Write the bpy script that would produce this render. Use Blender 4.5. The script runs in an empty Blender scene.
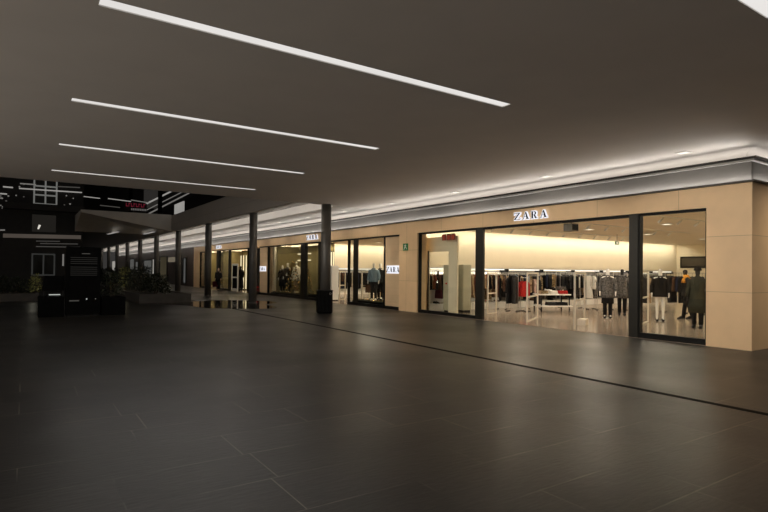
import bpy, bmesh, math, random
from mathutils import Vector, Matrix
random.seed(7)
PI = math.pi
SC = bpy.context.scene
COL = SC.collection
EYE = 1.6
# ------------------------------------------------------------------ camera
FL, YAW, PITCH, ROLL, SHY = 537.39, math.radians(33.83), math.radians(.6), math.radians(.6), 9.43
F = Vector((math.sin(YAW)*math.cos(PITCH), math.cos(YAW)*math.cos(PITCH), math.sin(PITCH)))
R0 = Vector((math.cos(YAW), -math.sin(YAW), 0)); U0 = R0.cross(F)
R = R0*math.cos(ROLL) + U0*math.sin(ROLL); U = U0*math.cos(ROLL) - R0*math.sin(ROLL)
cam = bpy.data.cameras.new('camera'); cam.lens = FL/768*36; cam.sensor_width = 36; cam.shift_y = SHY/768
cam.clip_end = 400
co = bpy.data.objects.new('camera', cam); COL.objects.link(co)
M = Matrix((R, U, -F)).transposed().to_4x4(); M.translation = Vector((0, 0, EYE)); co.matrix_world = M
SC.camera = co
def at(x, y, X=None, Y=None, Z=None):
    "the point of a known plane that the photograph shows at (x, y)"
    d = F + R*((x-384)/FL) + U*((256+SHY-y)/FL)
    t = X/d.x if X is not None else Y/d.y if Y is not None else (Z-EYE)/d.z
    return Vector((0, 0, EYE)) + d*t
# ------------------------------------------------------------------ materials
def mat(name, col, rough=.6, metal=0, var=.12, scale=6, bump=0, spec=.5, col2=None, stretch=None):
    m = bpy.data.materials.new(name); m.use_nodes = True
    nt = m.node_tree; b = nt.nodes['Principled BSDF']
    b.inputs['Roughness'].default_value = rough; b.inputs['Metallic'].default_value = metal
    b.inputs['Specular IOR Level'].default_value = spec
    tc = nt.nodes.new('ShaderNodeTexCoord'); nz = nt.nodes.new('ShaderNodeTexNoise')
    nz.inputs['Scale'].default_value = scale; nz.inputs['Detail'].default_value = 5
    mp = nt.nodes.new('ShaderNodeMapping')
    if stretch: mp.inputs['Scale'].default_value = stretch
    nt.links.new(tc.outputs['Object'], mp.inputs[0]); nt.links.new(mp.outputs[0], nz.inputs['Vector'])
    rp = nt.nodes.new('ShaderNodeValToRGB')
    c2 = col2 or tuple(c*(1+var) for c in col); c1 = tuple(c*(1-var) for c in col) if not col2 else col
    rp.color_ramp.elements[0].position = .35; rp.color_ramp.elements[1].position = .65
    rp.color_ramp.elements[0].color = (*c1, 1); rp.color_ramp.elements[1].color = (*c2, 1)
    nt.links.new(nz.outputs['Fac'], rp.inputs[0]); nt.links.new(rp.outputs[0], b.inputs['Base Color'])
    if bump:
        bp = nt.nodes.new('ShaderNodeBump'); bp.inputs['Strength'].default_value = bump; bp.inputs['Distance'].default_value = .02
        nt.links.new(nz.outputs['Fac'], bp.inputs['Height']); nt.links.new(bp.outputs[0], b.inputs['Normal'])
    return m
def emis(name, col, s):
    m = bpy.data.materials.new(name); m.use_nodes = True; nt = m.node_tree; nt.nodes.clear()
    o = nt.nodes.new('ShaderNodeOutputMaterial'); e = nt.nodes.new('ShaderNodeEmission')
    nz = nt.nodes.new('ShaderNodeTexNoise'); nz.inputs['Scale'].default_value = .6
    tc = nt.nodes.new('ShaderNodeTexCoord'); nt.links.new(tc.outputs['Object'], nz.inputs['Vector'])
    mr = nt.nodes.new('ShaderNodeMapRange'); mr.inputs['To Min'].default_value = s*.8; mr.inputs['To Max'].default_value = s*1.2
    nt.links.new(nz.outputs['Fac'], mr.inputs['Value'])
    e.inputs['Color'].default_value = (*col, 1); nt.links.new(mr.outputs[0], e.inputs['Strength'])
    nt.links.new(e.outputs[0], o.inputs[0]); return m
def glass_mat():
    m = bpy.data.materials.new('clear_glass'); m.use_nodes = True; nt = m.node_tree; nt.nodes.clear()
    o = nt.nodes.new('ShaderNodeOutputMaterial'); t = nt.nodes.new('ShaderNodeBsdfTransparent'); g = nt.nodes.new('ShaderNodeBsdfGlossy')
    g.inputs['Roughness'].default_value = .02; t.inputs['Color'].default_value = (.94, .95, .93, 1)
    fr = nt.nodes.new('ShaderNodeFresnel'); fr.inputs['IOR'].default_value = 1.45; mx = nt.nodes.new('ShaderNodeMixShader')
    ge = nt.nodes.new('ShaderNodeNewGeometry'); ma = nt.nodes.new('ShaderNodeMapRange'); ma.inputs['To Min'].default_value = 1.45; ma.inputs['To Max'].default_value = 1/1.45
    nt.links.new(ge.outputs['Backfacing'], ma.inputs['Value']); nt.links.new(ma.outputs[0], fr.inputs['IOR'])
    nt.links.new(fr.outputs[0], mx.inputs[0]); nt.links.new(t.outputs[0], mx.inputs[1]); nt.links.new(g.outputs[0], mx.inputs[2])
    nt.links.new(mx.outputs[0], o.inputs[0]); return m
def slate_mat():
    m = bpy.data.materials.new('slate_paving'); m.use_nodes = True; nt = m.node_tree; N = nt.nodes.new; L = nt.links.new
    b = nt.nodes['Principled BSDF']
    geo = N('ShaderNodeNewGeometry'); mp = N('ShaderNodeMapping'); mp.inputs['Location'].default_value = (.02, -.121, 0)
    L(geo.outputs['Position'], mp.inputs[0])
    br = N('ShaderNodeTexBrick'); br.inputs['Scale'].default_value = 1; br.inputs['Brick Width'].default_value = 1.62
    br.inputs['Row Height'].default_value = .632; br.inputs['Mortar Size'].default_value = .005; br.inputs['Mortar Smooth'].default_value = .1
    br.offset = .43; br.offset_frequency = 2; br.squash = .66; br.squash_frequency = 3
    br.inputs['Color1'].default_value = (.013, .0115, .0098, 1); br.inputs['Color2'].default_value = (.024, .0215, .0188, 1)
    L(mp.outputs[0], br.inputs['Vector'])
    nz = N('ShaderNodeTexNoise'); nz.inputs['Scale'].default_value = .9; nz.inputs['Detail'].default_value = 2
    L(geo.outputs['Position'], nz.inputs['Vector'])
    rp = N('ShaderNodeValToRGB'); rp.color_ramp.elements[0].position = .42; rp.color_ramp.elements[1].position = .60
    rp.color_ramp.elements[0].color = (.012, .011, .01, 1); rp.color_ramp.elements[1].color = (.13, .118, .092, 1)  # pale stretches put the glints along the joints into the grout colour
    L(nz.outputs['Fac'], rp.inputs[0]); L(rp.outputs[0], br.inputs['Mortar'])
    n2 = N('ShaderNodeTexNoise'); n2.inputs['Scale'].default_value = 12; n2.inputs['Detail'].default_value = 8; n2.inputs['Roughness'].default_value = .7
    m2 = N('ShaderNodeMapping'); m2.inputs['Scale'].default_value = (.5, 2.2, 1); L(geo.outputs['Position'], m2.inputs[0]); L(m2.outputs[0], n2.inputs['Vector'])
    mr = N('ShaderNodeMapRange'); mr.inputs['From Min'].default_value = .3; mr.inputs['From Max'].default_value = .7
    mr.inputs['To Min'].default_value = .5; mr.inputs['To Max'].default_value = 1.6; L(n2.outputs['Fac'], mr.inputs['Value'])
    mx = N('ShaderNodeMixRGB'); mx.blend_type = 'MULTIPLY'; mx.inputs[0].default_value = 1; L(br.outputs['Color'], mx.inputs[1]); L(mr.outputs[0], mx.inputs[2])
    L(mx.outputs[0], b.inputs['Base Color'])
    n3 = N('ShaderNodeTexNoise'); n3.inputs['Scale'].default_value = .35; n3.inputs['Detail'].default_value = 3; L(geo.outputs['Position'], n3.inputs['Vector'])
    r3 = N('ShaderNodeMapRange'); r3.inputs['From Min'].default_value = .3; r3.inputs['From Max'].default_value = .7; r3.inputs['To Min'].default_value = .3; r3.inputs['To Max'].default_value = .42
    L(n3.outputs['Fac'], r3.inputs['Value']); L(r3.outputs[0], b.inputs['Roughness'])
    hm = N('ShaderNodeMath'); hm.operation = 'MULTIPLY_ADD'; hm.inputs[1].default_value = -2.2; L(br.outputs['Fac'], hm.inputs[0]); L(n2.outputs['Fac'], hm.inputs[2])
    bp = N('ShaderNodeBump'); bp.inputs['Strength'].default_value = .45; bp.inputs['Distance'].default_value = .007; L(hm.outputs[0], bp.inputs['Height']); L(bp.outputs[0], b.inputs['Normal'])
    b.inputs['Specular IOR Level'].default_value = .2
    return m
def panel_mat(name, col, w, h, rough=.45, axis='Y', seam=.55, off=(0, 0)):
    m = bpy.data.materials.new(name); m.use_nodes = True; nt = m.node_tree; N = nt.nodes.new; L = nt.links.new
    b = nt.nodes['Principled BSDF']; b.inputs['Roughness'].default_value = rough
    geo = N('ShaderNodeNewGeometry'); sp = N('ShaderNodeSeparateXYZ'); cb = N('ShaderNodeCombineXYZ'); L(geo.outputs['Position'], sp.inputs[0])
    ad = N('ShaderNodeMath'); ad.operation = 'ADD'; L(sp.outputs['Y'], ad.inputs[0]); L(sp.outputs['X'], ad.inputs[1])
    a2 = N('ShaderNodeMath'); a2.operation = 'ADD'; a2.inputs[1].default_value = off[0]; L(ad.outputs[0], a2.inputs[0])
    a3 = N('ShaderNodeMath'); a3.operation = 'ADD'; a3.inputs[1].default_value = off[1]; L(sp.outputs['Z'], a3.inputs[0])
    L(a2.outputs[0], cb.inputs[0]); L(a3.outputs[0], cb.inputs[1])
    br = N('ShaderNodeTexBrick'); br.inputs['Scale'].default_value = 1; br.inputs['Brick Width'].default_value = w; br.inputs['Row Height'].default_value = h
    br.inputs['Mortar Size'].default_value = .006; br.inputs['Mortar Smooth'].default_value = .3; br.offset = 0
    br.inputs['Color1'].default_value = (*col, 1); br.inputs['Color2'].default_value = (*[c*.94 for c in col], 1); br.inputs['Mortar'].default_value = (*[c*seam for c in col], 1)
    L(cb.outputs[0], br.inputs['Vector'])
    nz = N('ShaderNodeTexNoise'); nz.inputs['Scale'].default_value = 3; nz.inputs['Detail'].default_value = 4; L(geo.outputs['Position'], nz.inputs['Vector'])
    mr = N('ShaderNodeMapRange'); mr.inputs['To Min'].default_value = .92; mr.inputs['To Max'].default_value = 1.08; L(nz.outputs['Fac'], mr.inputs['Value'])
    mx = N('ShaderNodeMixRGB'); mx.blend_type = 'MULTIPLY'; mx.inputs[0].default_value = 1; L(br.outputs['Color'], mx.inputs[1]); L(mr.outputs[0], mx.inputs[2])
    L(mx.outputs[0], b.inputs['Base Color']); return m
SLATE = slate_mat()
BEIGE = panel_mat('beige_stone_cladding', (.80, .555, .315), 2.15, 1.22, off=(.05, .0))
BEIGEP = mat('beige_panel', (.50, .36, .225), .5, var=.05, scale=3)
CEIL = mat('painted_ceiling', (.80, .735, .67), .75, var=.02, scale=1.2)
ARC = mat('arcade_ceiling_paint', (.62, .58, .53), .75, var=.02, scale=1.2)
FASC = panel_mat('grey_upper_cladding', (.46, .41, .36), 3.2, .58, rough=.55, seam=.45, off=(0, -.18))
CORN = mat('cornice_grey', (.20, .19, .178), .6, var=.03, scale=2)
BRONZE = mat('dark_bronze_metal', (.022, .019, .016), .4, .3, var=.2)
LIGHTTRIM = mat('pale_trim', (.62, .6, .57), .5, var=.03)
BLACK = mat('black_metal', (.005, .0045, .004), .55, 0, var=.2, spec=.2)
SHADE = mat('shaded_back_panel', (.10, .085, .07), .6, var=.05)
BLACKM = mat('matt_black', (.0028, .0028, .0027), .65, 0, var=.3, spec=.03)
COLM = mat('grey_column_paint', (.11, .102, .092), .45, .1, var=.06, scale=3)
COLD = mat('dark_column_paint', (.085, .079, .070), .42, .2, var=.06, scale=3)
GLASS = glass_mat()
CREAM = mat('cream_wall_paint', (.80, .70, .52), .7, var=.02, scale=1.5)
CREAMC = mat('cream_shop_ceiling', (.80, .70, .55), .75, var=.03, scale=1.5)
OCHRE = mat('ochre_backdrop', (.24, .195, .09), .65, var=.05, scale=2)
SFLOOR = panel_mat('polished_shop_floor', (.42, .33, .25), .8, .8, rough=.14, seam=.8)
WHITE = mat('white_lacquer', (.8, .78, .72), .4, var=.02)
PALEM = mat('pale_gate_frame', (.60, .53, .42), .4, var=.04)
CHROME = mat('brushed_steel', (.45, .43, .40), .3, .9, var=.08, scale=20)
SAGE = mat('grey_green_lacquer', (.44, .42, .31), .4, var=.04)
MANN = mat('white_mannequin', (.82, .78, .72), .35, var=.02)
SKIN = mat('skin', (.45, .27, .19), .5, var=.06); HAIR = mat('dark_hair', (.02, .013, .009), .5, var=.3, scale=30)
def cloth(n, c, v=.25): return mat(n, c, .85, 0, var=v, scale=22, bump=.25, spec=.2)
C = {'black': cloth('black_cloth', (.009, .008, .008)), 'charcoal': cloth('charcoal_cloth', (.03, .028, .027)), 'grey': cloth('grey_check_cloth', (.10, .092, .085), .6),
     'red': cloth('red_cloth', (.42, .02, .018)), 'white': cloth('white_cloth', (.72, .68, .60), .06), 'tan': cloth('tan_cloth', (.36, .25, .15)),
     'brown': cloth('brown_cloth', (.10, .052, .03)), 'rust': cloth('rust_cloth', (.26, .085, .045)), 'navy': cloth('navy_cloth', (.018, .022, .042)),
     'denim': cloth('blue_denim_cloth', (.20, .27, .33)), 'olive': cloth('olive_cloth', (.030, .030, .020)), 'pink': cloth('dusty_pink_cloth', (.55, .38, .32)),
     'orange': cloth('orange_cloth', (.62, .26, .03)), 'burgundy': cloth('burgundy_cloth', (.09, .015, .022)), 'patterned': cloth('patterned_cloth', (.30, .22, .12), .8)}
LED = emis('linear_lamp_glow', (1, .965, .93), .78)
SPOTE = emis('downlight_glow', (1, .95, .86), 1.2)
WARM = emis('shop_lamp_glow', (1, .9, .7), 2.2)
SHELFLED = emis('shelf_light_strip', (1, .95, .82), 1.6)
HALO = emis('sign_halo', (.93, .93, 1), .95)
LEAF = mat('dark_leaf', (.013, .018, .007), .5, var=.4, scale=12); LEAFG = mat('yellow_green_leaf', (.22, .22, .07), .5, var=.4, scale=12)
STEM = mat('plant_stem', (.04, .028, .016), .8); SOIL = mat('soil', (.02, .014, .01), .9, scale=20, bump=.4)
CONC = mat('dark_concrete', (.060, .053, .046), .7, var=.15, scale=4)
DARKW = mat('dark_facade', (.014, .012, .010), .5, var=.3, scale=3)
BRWOOD = mat('dark_brown_wood', (.035, .022, .016), .5, var=.3, scale=3, stretch=(1, 6, .3))
GOLD = mat('gold_bauble_metal', (.75, .50, .16), .25, .9, var=.1)
# ------------------------------------------------------------------ mesh helpers
class MB:
    def __init__(s): s.v = []; s.f = []
    def add(s, vs, fs):
        n = len(s.v); s.v += [tuple(v) for v in vs]; s.f += [tuple(i+n for i in f) for f in fs]; return s
    def box(s, x0, x1, y0, y1, z0, z1):
        return s.add([(x, y, z) for z in (z0, z1) for y in (y0, y1) for x in (x0, x1)],
                     [(0, 2, 3, 1), (4, 5, 7, 6), (0, 1, 5, 4), (2, 6, 7, 3), (0, 4, 6, 2), (1, 3, 7, 5)])
    def loft(s, rings, cap=True):
        n = len(rings[0]); vs = [p for r in rings for p in r]; fs = []
        for i in range(len(rings)-1):
            for j in range(n):
                k = (j+1) % n; fs.append((i*n+j, i*n+k, (i+1)*n+k, (i+1)*n+j))
        if cap: fs.append(tuple(range(n))[::-1]); fs.append(tuple((len(rings)-1)*n+j for j in range(n)))
        return s.add(vs, fs)
    def tube(s, pts, r, n=8):
        pts = [Vector(p) for p in pts]; rs = r if isinstance(r, (list, tuple)) else [r]*len(pts); rings = []
        for i, p in enumerate(pts):
            d = (pts[min(i+1, len(pts)-1)] - pts[max(i-1, 0)]).normalized()
            a = d.cross(Vector((0, 0, 1)) if abs(d.z) < .9 else Vector((1, 0, 0))).normalized(); b = d.cross(a)
            rings.append([p + a*(rs[i]*math.cos(2*PI*j/n)) + b*(rs[i]*math.sin(2*PI*j/n)) for j in range(n)])
        return s.loft(rings)
    def cyl(s, x, y, z0, z1, r, n=24, r2=None):
        r2 = r if r2 is None else r2
        return s.loft([[(x+q*math.cos(2*PI*j/n), y+q*math.sin(2*PI*j/n), z) for j in range(n)] for z, q in ((z0, r), (z1, r2))])
    def ball(s, c, r, n=8, m=6, sz=1):
        return s.loft([[(c[0]+r*math.sin(PI*i/m)*math.cos(2*PI*j/n), c[1]+r*math.sin(PI*i/m)*math.sin(2*PI*j/n), c[2]-sz*r*math.cos(PI*i/m)) for j in range(n)] for i in [.15]+list(range(1, m))+[m-.15]])
    def prism(s, poly, f0, f1):
        "polygon extruded between two maps of a 2D point to 3D"
        n = len(poly); return s.loft([[f0(*p) for p in poly], [f1(*p) for p in poly]])
    def build(s, name, m, parent=None, smooth=False, bevel=0):
        me = bpy.data.meshes.new(name); me.from_pydata(s.v, [], s.f); me.update()
        bm = bmesh.new(); bm.from_mesh(me); bmesh.ops.recalc_face_normals(bm, faces=bm.faces); bm.to_mesh(me); bm.free()
        if smooth: me.polygons.foreach_set('use_smooth', [True]*len(me.polygons))
        me.materials.append(m)
        o = bpy.data.objects.new(name, me); COL.objects.link(o); o.parent = parent
        if bevel:
            b = o.modifiers.new('edge', 'BEVEL'); b.width = bevel; b.segments = 2; b.limit_method = 'ANGLE'
        return o
def tag(o, label, cat, group=None, kind=None):
    o['label'] = label; o['category'] = cat
    if group: o['group'] = group
    if kind: o['kind'] = kind
    return o
def thing(name, label, cat, loc=(0, 0, 0), rz=0, group=None):
    o = bpy.data.objects.new(name, None); COL.objects.link(o); o.location = loc; o.rotation_euler.z = rz; o.empty_display_size = .1
    return tag(o, label, cat, group)
def struct(o): o['kind'] = 'structure'; return o
def sbox(name, m, *b, bevel=0): return struct(MB().box(*b).build(name, m, None, bevel=bevel))
def dup(o, loc=None, rz=None, label=None, group=None, parent=None):
    c = o.copy(); COL.objects.link(c); c.parent = parent
    if loc is not None: c.location = loc
    if rz is not None: c.rotation_euler.z = rz
    if label: c['label'] = label
    if group: c['group'] = group
    for ch in list(o.children): dup(ch, parent=c)
    return c
def area(name, loc, rot, sx, sy, w, col=(1, .95, .88), spread=None):
    l = bpy.data.lights.new(name, 'AREA'); l.shape = 'RECTANGLE'; l.size = sx; l.size_y = sy; l.energy = w; l.color = col
    if spread: l.spread = spread
    o = bpy.data.objects.new(name, l); COL.objects.link(o); o.location = loc; o.rotation_euler = rot; return o
def beam(name, loc, d, along, length, width, w, col):
    "long thin lamp that faces d, its long side along the given axis"
    d = Vector(d).normalized(); y = Vector(along).normalized(); z = -d; x = y.cross(z).normalized(); y = z.cross(x)
    o = area(name, loc, (0, 0, 0), width, length, w, col); m = Matrix((x, y, z)).transposed().to_4x4(); m.translation = Vector(loc); o.matrix_world = m; return o
# ------------------------------------------------------------------ key dimensions
XF, YC, ZT, ZO, ZC, ZR = 12.70, 5.07, 3.56, 3.10, 4.30, 3.40   # facade plane, its corner, cladding top, opening top, ceiling, shop ceiling
YE = 19.75                                                     # plaza edge of the low ceiling
XP = 8.85                                                      # plaza edge of the upper floor
YEND = 100
# ------------------------------------------------------------------ floor, ceilings
sbox('floor', SLATE, -22, 40, -9, 108, -.2, 0)
mb = MB()
strips_y = [2.35, 6.12, 9.95, 13.72, 17.5]; sx0, sx1, sw = .59, 6.47, .105
ys = [-8] + [v for y in strips_y for v in (y-sw, y+sw)] + [YE]
for i in range(0, len(ys), 2): mb.box(-16, 30, ys[i], ys[i+1], ZC, ZC+.5)
for y in strips_y:
    mb.box(-16, sx0, y-sw, y+sw, ZC, ZC+.5); mb.box(sx1, 30, y-sw, y+sw, ZC, ZC+.5)
struct(mb.build('ceiling', CEIL))
for y, d in zip(strips_y, ['only its tip in view', 'the widest and longest one', 'third from the plaza edge', 'second from the plaza edge', 'thinnest, next to the plaza edge']):
    t = thing('linear_ceiling_light', 'white slot light in the low ceiling, ' + d, 'ceiling light', ((sx0+sx1)/2, y, ZC), 0, 'slot lights in the low ceiling')
    h = (sx1-sx0)/2
    MB().box(-h, h, -sw, sw, .014, .03).build('diffuser', LED, t)
    fr = MB(); fr.box(-h, h, -sw, -sw+.008, .0, .014); fr.box(-h, h, sw-.008, sw, .0, .014); fr.box(-h, -h+.008, -sw+.008, sw-.008, 0, .014); fr.box(h-.008, h, -sw+.008, sw-.008, 0, .014)
    fr.build('slot_edge', LIGHTTRIM, t)
    for q in (-.75, -.25, .25, .75):
        l = bpy.data.lights.new('slot_lamp', 'SPOT'); l.energy = 22; l.color = (1, .95, .90); l.spot_size = math.radians(176); l.spot_blend = .25; l.shadow_soft_size = .012
        o = bpy.data.objects.new('slot_lamp', l); COL.objects.link(o); o.location = ((sx0+sx1)/2+q*h, y, ZC-.005)
    for q in (-.44, 0, .44):  # added spots aimed at the shop front to brighten its cladding
        l = bpy.data.lights.new('slot_fill_spot', 'SPOT'); l.energy = 235; l.color = (1, .90, .76); l.spot_size = math.radians(38); l.spot_blend = .55; l.shadow_soft_size = .01
        o = bpy.data.objects.new('slot_fill_spot', l); COL.objects.link(o); o.location = (sx1-.5-abs(q), y+q*.1, ZC-.004); o.rotation_euler = Vector((-math.cos(q), -math.sin(q), .335)).to_track_quat('Z', 'Y').to_euler()
# arcade ceiling beyond the low ceiling: bright trough beside the plaza, lower strip beside the shops
XS = 10.95
sbox('ceiling_arcade', ARC, XS, 30, YE+.012, YEND, ZC+.02, ZC+.4)
mb = MB(); mb.box(XP+.25, XS, YE+.012, YEND, ZC+.42, ZC+.6); struct(mb.build('ceiling_trough', ARC))
sbox('trim_1', CORN, XP+.25, XP+.40, YE+.012, YEND, ZC+.05, ZC+.10)             # ledge behind the fascia that carries the trough light
# ------------------------------------------------------------------ upper floor fascia along and across the plaza
sbox('wall_upper', FASC, XP, XP+.24, YE+.02, 40.75, ZC, 5.46)
sbox('wall_upper_far', FASC, XP, XP+.24, 40.8, YEND, ZC, 5.46)
YB = 40.85
mb = MB()   # bridge: tapering front, sloped soffit, level back soffit
xl = at(81, 210, Y=YB).x; xr = XP-.02
zt, zb0, zb1 = at(174, 215, Y=YB).z, ZC+.01, at(81, 212, Y=YB).z
A = [(xl, YB, zb1), (xr, YB, zb0), (xr, YB, zt), (xl, YB, zt-.02)]
Bk = [(xl, YB+5, ZC+.01), (xr, YB+5, ZC+.01), (xr, YB+5, zt), (xl, YB+5, zt-.02)]
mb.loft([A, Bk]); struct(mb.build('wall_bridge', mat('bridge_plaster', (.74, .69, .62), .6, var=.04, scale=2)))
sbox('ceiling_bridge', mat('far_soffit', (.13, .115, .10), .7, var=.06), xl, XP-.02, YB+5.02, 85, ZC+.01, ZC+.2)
# ------------------------------------------------------------------ the shop front
mb = MB()
def solid(y0, y1, z0=0, z1=ZO, x0=XF, x1=XF+.45): mb.box(x0, x1, y0, y1, z0, z1)
solid(YC, 49.7, ZO, ZT)
solid(YC, 5.984); solid(16.636, 17.842); solid(47.9, 49.7)
mb.box(XF+.45, 34, YC, YC+.3, 0, ZT)
struct(mb.build('wall_right', BEIGE))
mb = MB()
for y0, y1 in ((17.842, 18.93), (32.3, 33.54)): mb.box(XF+.06, XF+.4, y0, y1, 0.14, ZO-.06)
struct(mb.build('wall_right_panels', panel_mat('beige_rib_panel', (.70, .50, .30), 3, .3, seam=.85)))
# cornice: ledge, lit fascia, upper trim (all run round the corner)
def run(mb, x, z0, z1, d=.25, y1=YEND):
    mb.box(XF+x, XF+x+d, YC+x, y1, z0, z1); mb.box(XF+x+d, 34, YC+x, YC+x+d, z0, z1)
for n, m, x, z0, z1, d in (('trim_2', BRONZE, -.09, ZT, ZT+.035, .3), ('trim_3', CORN, .03, ZT+.035, ZC-.3, .2),
                           ('trim_4', LIGHTTRIM, -.055, ZC-.3, ZC-.262, .3), ('trim_5', BRONZE, -.11, ZC-.262, ZC-.215, .35)):
    mb = MB(); run(mb, x, z0, z1, d); struct(mb.build(n, m))
mb = MB(); prof = [(XF+.22-.30*(1-math.cos(a)), ZC-.215+.21*math.sin(a)) for a in [PI/2*i/10 for i in range(11)]]
ends = [[(x, yq, z) for x, z in prof] + [(XF+.4, yq, ZC-.005), (XF+.4, yq, ZC-.215)] for yq in (YEND, YC+.22)]
crn = [(x, YC+(x-XF), z) for x, z in prof] + [(XF+.4, YC+.4, ZC-.005), (XF+.4, YC+.4, ZC-.215)]
sid = [(34, YC+(x-XF), z) for x, z in prof] + [(34, YC+.4, ZC-.005), (34, YC+.4, ZC-.215)]
mb.loft([ends[0], crn, sid]); struct(mb.build('trim_6', CEIL))
# dark frames, glass
def window(i, y0, y1, x=XF+.05, base=.14, top=ZO, w=.06, mull=(), zlo=0):
    r = bpy.data.objects.new('window_%d' % i, None); COL.objects.link(r); r['kind'] = 'structure'; r.location = (x, y0, 0)
    n = y1-y0; f = MB()
    f.box(0, .14, 0, n, zlo, zlo+base); f.box(0, .14, 0, n, top-w, top-.002); v = .035; f.box(0, .14, 0, v, zlo+base, top-w); f.box(0, .14, n-v, n, zlo+base, top-w)
    for q in mull: f.box(.0, .14, q-y0-w/2, q-y0+w/2, zlo+base, top-w)
    f.build('frame', BLACK, r)
    MB().box(.06, .075, v, n-v, zlo+base, top-w).build('pane', GLASS, r)
    return r
window(1, 5.99, 7.61); window(2, 13.41, 16.62, base=.12); window(3, 19.02, 22.12); window(4, 25.15, 26.75); window(5, 27.3, 32.2); window(6, 39.95, 42.35); window(7, 45.0, 47.85); window(8, 35.0, 35.9)
POSTM = mat('olive_bronze_post', (.012, .010, .005), .45, .2, var=.2)
def post(n, y0, y1): sbox(n, POSTM, XF+.03, XF+(.12 if abs(y0-21.12) > .01 else .045), y0, y1, 0.15 if abs(y0-21.12) < .01 else 0, ZO-.08 if abs(y0-21.12) < .01 else ZO-.002)
for i, (a, b) in enumerate(((7.615, 7.855), (13.07, 13.40), (21.12, 21.56), (24.85, 25.14), (26.76, 27.29), (39.5, 39.94), (42.36, 42.95))): post('trim_%d' % (7+i), a, b)
mb = MB()
for a, b in ((7.86, 13.06), (22.13, 24.84), (17.85, 19.0), (32.22, 33.6), (35.95, 39.48)): mb.box(XF+.03, XF+.2, a, b, ZO-.07, ZO-.003)
struct(mb.build('trim_14', BLACK))
mb = MB(); mb.box(XF+.07, XF+.2, 17.85, 19.0, 0.001, .13); mb.box(XF+.03, XF+.2, 18.94, 19.01, 0.001, ZO-.08); mb.box(XF+.07, XF+.2, 32.3, 33.54, .001, .13); mb.box(XF+.03, XF+.25, 33.56, 34.98, .001, ZO-.08); struct(mb.build('trim_15', BLACK))
# ------------------------------------------------------------------ shop rooms
def room(tagn, y0, y1, x1, wallm=CREAM):
    sbox('floor_shop_'+tagn, SFLOOR, XF+.01, x1, y0, y1, 0, .008)
    sbox('ceiling_shop_'+tagn, CREAMC, XF+.46, x1, y0, y1, ZR, ZR+.15)
    sbox('wall_shop_%s_end' % tagn, wallm, XF+.46, x1, y1-.12, y1, .008, ZR)
    sbox('wall_shop_%s_back' % tagn, wallm, x1-.12, x1, y0+.12, y1-.12, .008, ZR)
    sbox('wall_shop_%s_near' % tagn, wallm, XF+.46, x1, y0, y0+.12, .008, ZR)
room('main', 5.4, 17.84, 34)
room('second', 18.0, 32.25, 26)
room('third', 32.3, 48.2, 24)
def ceiling_lamp(x, y, w, label, e=True, z=ZR, s=.28):
    t = thing('square_downlight', label, 'ceiling light', (x, y, z), 0, 'downlights in the shop ceilings')
    MB().box(-s/2, s/2, -s/2, s/2, -.012, -.004).build('diffuser', WARM, t)
    f = MB(); g = s/2
    for a in ((-g-.02, -g, -g-.02, g+.02), (g, g+.02, -g-.02, g+.02), (-g, g, -g-.02, -g), (-g, g, g, g+.02)): f.box(*a, -.02, 0)
    f.build('frame', WHITE, t)
    if e:
        l = area('shop_lamp', (x, y, z-.03), (0, 0, 0), s, s, w, (1, .9, .72)); 
shop_lab = 'square downlight in the main shop, '
k = 0
for x in (15.2, 19.2, 23.5, 28.5):
    for y in (7.2, 10.4, 13.6):
        ceiling_lamp(x, y, 50, shop_lab + {15.2: 'front row', 19.2: 'second row inside', 23.5: 'third row inside', 28.5: 'deepest row'}[x] + {7.2: ', behind the window by the corner pier', 10.4: ', behind the middle of the entrance', 13.6: ', beside the post of the entrance'}[y])
for x in (15.3, 18.5, 22.5):
    for y in (20.6, 24.5, 28.3):
        ceiling_lamp(x, y, 48, 'square downlight in the second shop, ' + {15.3: 'front row', 18.5: 'middle row', 22.5: 'back row'}[x] + {20.6: ' near the denim mannequin', 24.5: ' behind the doorway', 28.3: ' towards the coat window'}[y])
for x in (15.2, 18.5):
    for y in (34.5, 38.3, 42, 46):
        ceiling_lamp(x, y, 40, 'square downlight in the farthest shop, ' + {15.2: 'front row', 18.5: 'deeper row'}[x] + {34.5: ' by the near panel', 38.3: ' behind the doorway', 42: ' behind the gold tree', 46: ' by the far pier'}[y])
def cove(x0, x1, y, w):
    area('wall_wash_lamp', ((x0+x1)/2, y, ZR-.02), (math.radians(18), 0, 0), x1-x0, .08, w, (1, .91, .74))
cove(13.4, 33.5, 17.25, 200); cove(13.4, 25.5, 31.65, 130); cove(13.4, 23.5, 47.6, 90)
# ------------------------------------------------------------------ lamps of the walkway
CW = (1, .955, .90)
LY = YEND-YC-.05; MY = (YC-.05+YEND-.1)/2
def glow(loc, out, along, length, k):
    beam('cove_lamp', loc - out*.04, out*.99 + Vector((0, 0, .15)), along, length, .03, 190*k, CW).data.spread = math.radians(50)
    beam('cove_lamp', loc - out*.08, out*.5 + Vector((0, 0, .86)), along, length, .06, 66*k, CW)
    beam('cove_lamp', loc - out*.12, out*-.4 + Vector((0, 0, .92)), along, length, .03, 26*k, CW)
glow(Vector((XF, MY, ZC-.195)), Vector((-1, 0, 0)), (0, 1, 0), LY, 1); glow(Vector(((XF+30)/2, YC, ZC-.195)), Vector((0, -1, 0)), (1, 0, 0), 17, .19)
beam('ledge_lamp', (XF-.03, MY, ZT+.045), (.0, 0, 1), (0, 1, 0), LY, .02, 175, CW)
beam('ledge_lamp', ((XF+30)/2, YC-.03, ZT+.045), (0, 0, 1), (1, 0, 0), 17, .02, 33, CW)
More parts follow.
